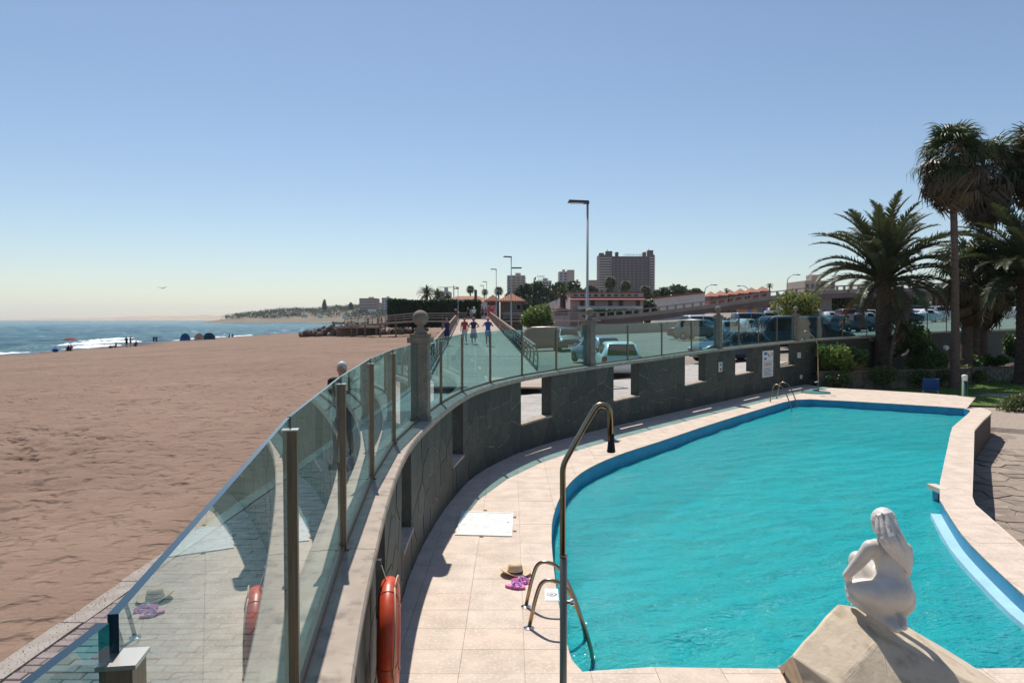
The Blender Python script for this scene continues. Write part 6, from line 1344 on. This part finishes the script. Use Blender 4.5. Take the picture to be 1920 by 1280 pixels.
# ------------------------------------------------------------------ headland, dunes, rocks
def ridge(name, us, vs_, d, depth, zfoot, m, seed, back=1.):
    us2 = np.linspace(us[0], us[-1], 90); top = np.interp(us2, us, vs_); xs_ = (us2 - 960) / F * d; zt = 3 + (598 - top) / F * d; n = 14; V = []
    for x, z in zip(xs_, zt):
        for k in range(n): t = k / (n - 1); V.append((x, d - depth * .5 + depth * t, zfoot + (z - zfoot) * math.sin(pi * min(1, t * 1.0) * .5) ** .9 + float(vnoise(np.array(x), np.array(t * depth), 30, seed)) * (z - zfoot) * .35 * t))
    Fq = np.array([(i * n + k, (i + 1) * n + k, (i + 1) * n + k + 1, i * n + k + 1) for i in range(len(xs_) - 1) for k in range(n - 1)]); return struct(link(name, npmesh(name, np.array(V), Fq), m, smooth=True)), V
ridge('dune_hills', [20, 120, 180, 240, 290, 340, 370, 420, 470, 520], [597.5, 596, 594, 592, 593, 590.5, 592, 590, 588, 590], 2600, 500, -3, M['dune'], 41)
hd, HV = ridge('headland', [440, 470, 500, 560, 640, 700, 760, 860], [592, 584, 583, 580, 576, 574, 573, 570], 1050, 260, -3, M['scrub'], 42)
rng = np.random.default_rng(12); HVn = np.array(HV); pick = HVn[rng.integers(0, len(HVn), 900)]; pick = pick[(pick[:, 2] > 3.5)]; cen = []
for p in pick: cen.append(p + rng.normal(size=(34, 3)) * np.array([3.2, 3., 1.5]) + np.array([0, 0, 2.4]))
V, Fq = leaves(np.concatenate(cen), 1.2, rng); o = stuff(link('headland_woods', npmesh('headland_woods', V, Fq), M['leafE'])); o['label'] = 'far green woods covering the headland'
far_tree('single slim spire like tree on the headland', 608, 562, 580, 1010, 5, M['leafD'], 200, None, 500, 'spire_tree', 1); far_tree('small pointed tree on the headland near the pink block', 658, 567, 580, 1010, 6, M['leafD'], 201, None, 400, 'pointed_tree', 1)
for k, (u, v, w_) in enumerate(((571, 591, 6), (645, 593, 7), (697, 580, 14), (520, 592, 5), (600, 592, 6))): 
    d = 915.; x = at(u, d); z = Y(0, v, d).z; t = thing('beach_house', ('small white beach house at the foot of the headland', 'white beach house on the shore near the rocks end', 'long white flat roofed villa below the pink block', 'tiny white house at the dune end of the headland', 'tiny white house under the spire tree')[k], 'house', (x, d, z - 3)); b = MB(); b.box((x, d + 3, z - 1.5), (w_ / F * d, 6, 3)); b.build('wall', M['whitewall'], t); b = MB(); b.box((x, d + 3, z + .2), (w_ / F * d * 1.08, 6.6, .4)); b.build('roof', M['whitewall'], t)
# rock groyne
t = thing('rock_groyne', 'heap of brown boulders at the end of the beach', 'rocks', (-36, 150, 0)); RM = []
for s_ in range(9):
    bm = bmesh.new(); bmesh.ops.create_icosphere(bm, subdivisions=2, radius=1); rr = random.Random(s_); ax = [Vector((rr.uniform(-1, 1), rr.uniform(-1, 1), rr.uniform(-1, 1))).normalized() for _ in range(9)]
    for v in bm.verts:
        for a in ax:
            e = v.co.dot(a) - .62
            if e > 0: v.co -= a * e
        v.co *= 1 + rr.uniform(-.05, .05)
    me = bpy.data.meshes.new('boulder'); bm.to_mesh(me); bm.free(); me.materials.append(M['rock'][s_ % 3]); RM.append(me)
rr = random.Random(9)
for k in range(290):
    if k < 200: f = rr.random(); x = -42 + 17 * f; y = 146 + rr.gauss(0, 2.2) - 4 * f; top = .55 + 1.5 * min(1, (x + 43) / 9); z = sandz(np.array(x), np.array(y)) + rr.random() * max(.3, top)
    elif k < 250: x = rr.uniform(-26, -16); y = rr.uniform(129, 139); z = .2 + rr.random() * .8
    else: x = at(rr.uniform(622, 700), 700); y = 700 + rr.uniform(-6, 6); z = -1.9 + rr.random() * 1.2
    s_ = rr.uniform(.35, .95) * (2.2 if k >= 250 else 1); inst('boulder', RM[rr.randrange(9)], t, (x + 36, y - 150, float(z)), (rr.uniform(0, 6), rr.uniform(0, 6), rr.uniform(0, 6)), (s_ * 1.2, s_, s_ * .8))

# ================================================================== PEOPLE AND BEACH THINGS
def person(label, loc, rz, top, bottom, hair, kind='walk', ph=1., skirt=False, hat=None, scale=1., voxel=.02, arms='swing', group=None, sleeves=True, skin='skin'):
    t = thing('person', label, 'person', loc, rz, group); t.scale = (scale,) * 3; b = MB(); c = MB(); d = MB(); V_ = Vector
    sit = kind == 'sit'; hipz = .88 if not sit else .16; lean = .05 if not sit else -.12; up = hipz - .88
    hip = V_((0, 0, hipz)); sh = V_((0, lean, 1.38 + up)); hd = V_((0, lean + .03, 1.575 + up))
    def tors(m, k):
        m.ball(hip + V_((0, 0, .02)), (.155 * k, .115 * k, .13 * k), 14); m.cap(hip + V_((0, .01, .1)), hip + V_((0, lean * .5, .3)), .125 * k, .135 * k); m.ball(hip + V_((0, lean * .8, .38)), (.17 * k, .115 * k, .17 * k), 14); m.cap(sh + V_((-.145, 0, -.01)), sh + V_((.145, 0, -.01)), .06 * k, .06 * k)
    tors(b, 1.); b.cap(sh, hd - V_((0, .01, .06)), .055, .05); b.ball(hd, (.075, .092, .115), 14); b.cap(hd + V_((0, .085, -.01)), hd + V_((0, .1, -.03)), .014, .017, 8); b.ball(hd + V_((0, .03, -.075)), (.052, .06, .05), 10)
    for sg in (-1, 1): b.ball(hd + V_((sg * .077, -.005, -.01)), (.012, .022, .032), 8)
    for sg in (-1, 1):
        st = .17 * ph * sg if kind == 'walk' else 0.; h_ = hip + V_((sg * .085, 0, -.03))
        if sit: kn = h_ + V_((sg * .05, .36, .30)); an = kn + V_((0, .12, -.40)); an.z = .06
        else: kn = V_((sg * .09, st * .55 + .03, .47)); an = V_((sg * .09, st * 1.1 - (.05 if st < 0 else 0), .085 + (.05 if st < -.05 else 0)))
        b.cap(h_, kn, .085, .058); b.cap(kn, kn.lerp(an, .35) + V_((0, -.012, 0)), .057, .056); b.cap(kn.lerp(an, .35) + V_((0, -.012, 0)), an, .055, .036); b.cap(an + V_((0, -.03, -.035)), an + V_((0, .13, -.05)), .035, .028)
        if not skirt: d.cap(h_, h_.lerp(kn, .72), .108, .088)
        s_ = sh + V_((sg * .185, 0, -.02))
        if arms == 'up': el_ = s_ + V_((sg * .13, .06, -.2)); wr = s_ + V_((sg * .03, .22, -.12))
        elif arms == 'hips': el_ = s_ + V_((sg * .17, -.03, -.22)); wr = s_ + V_((-sg * .02, .14, -.3))
        else: el_ = s_ + V_((sg * .05, -st * .5 - .02, -.28)); wr = el_ + V_((sg * .01, .1 - st * .4, -.22))
        b.cap(s_, el_, .052, .04); b.cap(el_, wr, .04, .027); hn = (wr - el_).normalized(); b.ball(wr + hn * .045, (.03, .03, .045), 8)
        for f in range(4): b.cap(wr + hn * .075 + V_((sg * .004, (f - 1.5) * .018, 0)), wr + hn * (.14 - .01 * abs(f - 1.3)) + V_((-sg * .012, (f - 1.5) * .019 + .01, 0)), .0095, .007, 6)
        b.cap(wr + hn * .03 + V_((0, .025, 0)), wr + hn * .075 + V_((0, .05, 0)), .011, .008, 6)
        if sleeves: c.cap(s_, s_.lerp(el_, .55), .066, .06)
    link('body', remesh(b, voxel, 3), M[skin], t, True, world=False)
    tors(c, 1.13); link('shirt', remesh(c, voxel, 3), C[top], t, True, world=False)
    if skirt: d.lathe([(.14, hipz + .18), (.175, hipz), (.215, .62), (.25, .38), (.235, .375)][::-1], 16)
    d.ball(hip + V_((0, 0, .0)), (.178, .137, .15), 14); link('skirt' if skirt else 'shorts', remesh(d, voxel, 2), C[bottom], t, True, world=False)
    hm = MB(); hm.ball(hd + V_((0, -.018, .03)), (.09, .1, .105), 14); hm.ball(hd + V_((0, -.05, -.03)), (.08, .065, .09), 12)
    if hair in ('brown', 'blond'): hm.ball(hd + V_((0, -.075, -.13)), (.075, .05, .11), 10)
    link('hair', remesh(hm, voxel * .7, 2), HAIR[hair], t, True, world=False)
    if hat: m_ = MB(); m_.lathe([(.2, .05), (.205, .055), (.11, .075), (.102, .15), (.07, .17), (.01, .172)], 18, hd); m_.build('hat', C[hat], t, True, world=False)
    return t
def onb(u, d): return (at(u, d), d, BZ(d) + .062)
person('walker with white grey hair and dark clothes just outside the near glass', (at(642, 13.0), 13.0, .452), pi, 'black', 'grey', 'grey', ph=1., scale=1.05, voxel=.013)
person('walker in a navy vest and dark shorts beside the beach side railing', onb(838, 46.5), pi, 'navy', 'navy', 'brown', ph=-1, sleeves=False, skin='skinred')
person('woman in a red top and pale shorts walking on the boardwalk', onb(871, 48), pi, 'red', 'pale', 'brown', ph=1, sleeves=False)
person('walker in a dark top and long pale skirt on the boardwalk', onb(888, 47.5), pi, 'navy', 'pale', 'brown', skirt=True, arms='hips', sleeves=False, skin='skinred')
person('walker in a blue top and straw hat next to the lamp side railing', onb(915, 46), pi, 'royal', 'sky', 'blond', ph=-1, hat='beige', scale=1.04, arms='up', sleeves=False, skin='skinred')
person('person with a hat leaning by the railing high on the boardwalk', onb(855, 82), .4, 'maroon', 'beige', 'brown', 'stand', hat='beige', skin='skinred')
person('dark clothed person walking away at the top of the boardwalk', onb(877.5, 97), 0, 'black', 'black', 'blond', ph=-1)
person('person in a white shirt and blue shorts walking away at the top of the boardwalk', onb(889, 95), 0, 'white', 'navy', 'grey', ph=1, hat='white', scale=1.05)
person('person in pale blue beside the white shirted one at the top of the boardwalk', onb(884, 97), 0, 'sky', 'grey', 'dark', ph=1)
person('person in maroon waiting by the pink poster', (at(905, 101), 101, BZ(101) + .06), .5, 'maroon', 'navy', 'dark', 'stand'); person('person in grey waiting by the pink poster', (at(910.5, 100.5), 100.5, BZ(100) + .06), -.5, 'grey', 'black', 'brown', 'stand')
for k, (u, c1, c2) in enumerate(((690, 'maroon', 'black'), (709, 'red', 'maroon'), (716, 'black', 'maroon'), (724, 'white', 'red'))): person(('person in dark red standing at the rock end of the platform', 'person in a red shirt on the viewing platform', 'person in black on the viewing platform', 'person in a white shirt on the viewing platform')[k], (at(u, 131.), 131., 1.68), k, c1, c2, 'dark', 'stand', skin='skinred')
def sand(x, y): return float(sandz(np.array(float(x)), np.array(float(y))))
def onsand(u, d): x = at(u, d); return (x, d, sand(x, d))
person('tall standing beachgoer at the water edge', onsand(237, 122), 1.2, 'navy', 'black', 'dark', 'stand', scale=1.1, skin='skinred'); person('second standing beachgoer beside the tall one', onsand(244, 122.5), -1.2, 'maroon', 'black', 'dark', 'stand', scale=1.08, skin='skinred')
person('sitting beachgoer right of the standing pair', onsand(254, 124), 1., 'maroon', 'black', 'brown', 'sit', scale=1.1, skin='skinred'); person('beachgoer in red sitting left of the standing pair', onsand(216, 119), 2., 'red', 'black', 'dark', 'sit', skin='skinred'); person('beachgoer sitting under the tilted beach umbrella', onsand(127, 108), 1., 'black', 'black', 'dark', 'sit', skin='skinred'); person('beachgoer in red sitting by the umbrella pole', onsand(132, 108), 1., 'red', 'black', 'dark', 'sit', skin='skinred')
person('bather standing in the shallow water', (at(288, 165), 165, -2.6), 0, 'black', 'black', 'dark', 'stand', skin='skinred'); person('second bather in the shallow water', (at(293, 165), 165, -2.6), .8, 'black', 'navy', 'dark', 'stand', skin='skinred')
person('small distant beachgoer sitting right of the tents', onsand(430, 196), 1., 'black', 'black', 'dark', 'sit', skin='skinred'); person('distant beachgoer in dark clothes beyond the tents', onsand(436, 198), 1., 'navy', 'black', 'dark', 'sit', skin='skinred')
def tent(label, u, d, wd, h_, m, m2):
    l_ = onsand(u, d); t = thing('beach_tent', label, 'tent', l_, .3, 'pop up tents on the beach'); b = MB(); n = 12; vs = []
    for i in range(n + 1):
        a = pi * i / n
        for k in range(7): th = pi / 2 * k / 6; vs.append((-math.cos(a) * wd / 2 * math.cos(th) ** .7, wd * .45 * math.sin(th) * math.sin(a), math.sin(a) ** .8 * h_ * math.cos(th * .9) ** .8 if 0 < i < n else 0.))
    b.add(vs, [(i * 7 + k, (i + 1) * 7 + k, (i + 1) * 7 + k + 1, i * 7 + k + 1) for i in range(n) for k in range(6)]); b.build('canopy', M[m], t, True, world=False); b = MB(); b.box((0, .1, .03), (wd * .9, .9, .05)); b.build('floor_sheet', M[m2], t, world=False)
tent('bright blue pop-up tent on the beach', 347, 160, 2.2, 1.75, 'tentblue', 'tentteal'); tent('cream pop-up tent between the two blue ones', 373, 158, 2.0, 1.5, 'tentcream', 'tentblue'); tent('dark teal pop-up tent on the beach', 392, 160, 2.6, 1.6, 'tentteal', 'tentteal')
l_ = onsand(130, 108); t = thing('beach_umbrella', 'dark beach umbrella tilted on the sand near the waves', 'umbrella', l_); b = MB(); b.tube([(0, 0, -.2), (.15, 0, 2.1)], .025, 6); b.build('pole', M['lampgrey'], t, world=False); b = MB(); b.lathe([(1., 1.75), (.75, 1.98), (.4, 2.14), (.02, 2.2)], 10, (.1, 0, -.1)); b.build('canopy', C['maroon'], t, world=False)
t = tag(MB().add(*(lambda q: (q, [(0, 1, 2), (0, 2, 3), (4, 1, 0), (4, 0, 3)]))([(0, .35, 0), (-.75, .02, .32), (0, -.12, .02), (.75, .05, .28), (0, .1, .06)])).build('sea_bird', M['lampdark'], origin=None), 'small dark bird flying over the sea', 'bird'); t.location = Y(303, 541, 90)
def bag(label, u, d, m, s_): l_ = onsand(u, d); b = MB(); b.ball((0, 0, .16 * s_), (.3 * s_, .2 * s_, .2 * s_), 10); b.tube(catmull([(-.15 * s_, 0, .3 * s_), (0, 0, .5 * s_), (.15 * s_, 0, .3 * s_)], .05), .02, 5); o = b.build('beach_bag', m, None, True); o.location = l_; tag(o, label, 'bag')
bag('blue beach bag lying on the sand left of the umbrella', 103, 107, C['royal'], 1.6); bag('dark bag lying near the water edge left of the standing pair', 207, 117, C['black'], 1.2)

# ------------------------------------------------------------------ sea air
hz = MB(); hz.box((0, 0, 49.), (12600, 12600, 108.)); hz = stuff(hz.build('haze', None)); m_ = bpy.data.materials.new('haze_air'); m_.use_nodes = True; t_ = m_.node_tree; t_.nodes.remove(t_.nodes['Principled BSDF'])
pv = t_.nodes.new('ShaderNodeVolumePrincipled'); pv.inputs['Color'].default_value = (.80, .88, 1, 1); pv.inputs['Density'].default_value = .00009; pv.inputs['Anisotropy'].default_value = .2
t_.links.new(pv.outputs[0], t_.nodes['Material Output'].inputs['Volume']); hz.data.materials.append(m_); hz['label'] = 'pale sea haze'
bpy.data.scenes.remove(TMP)
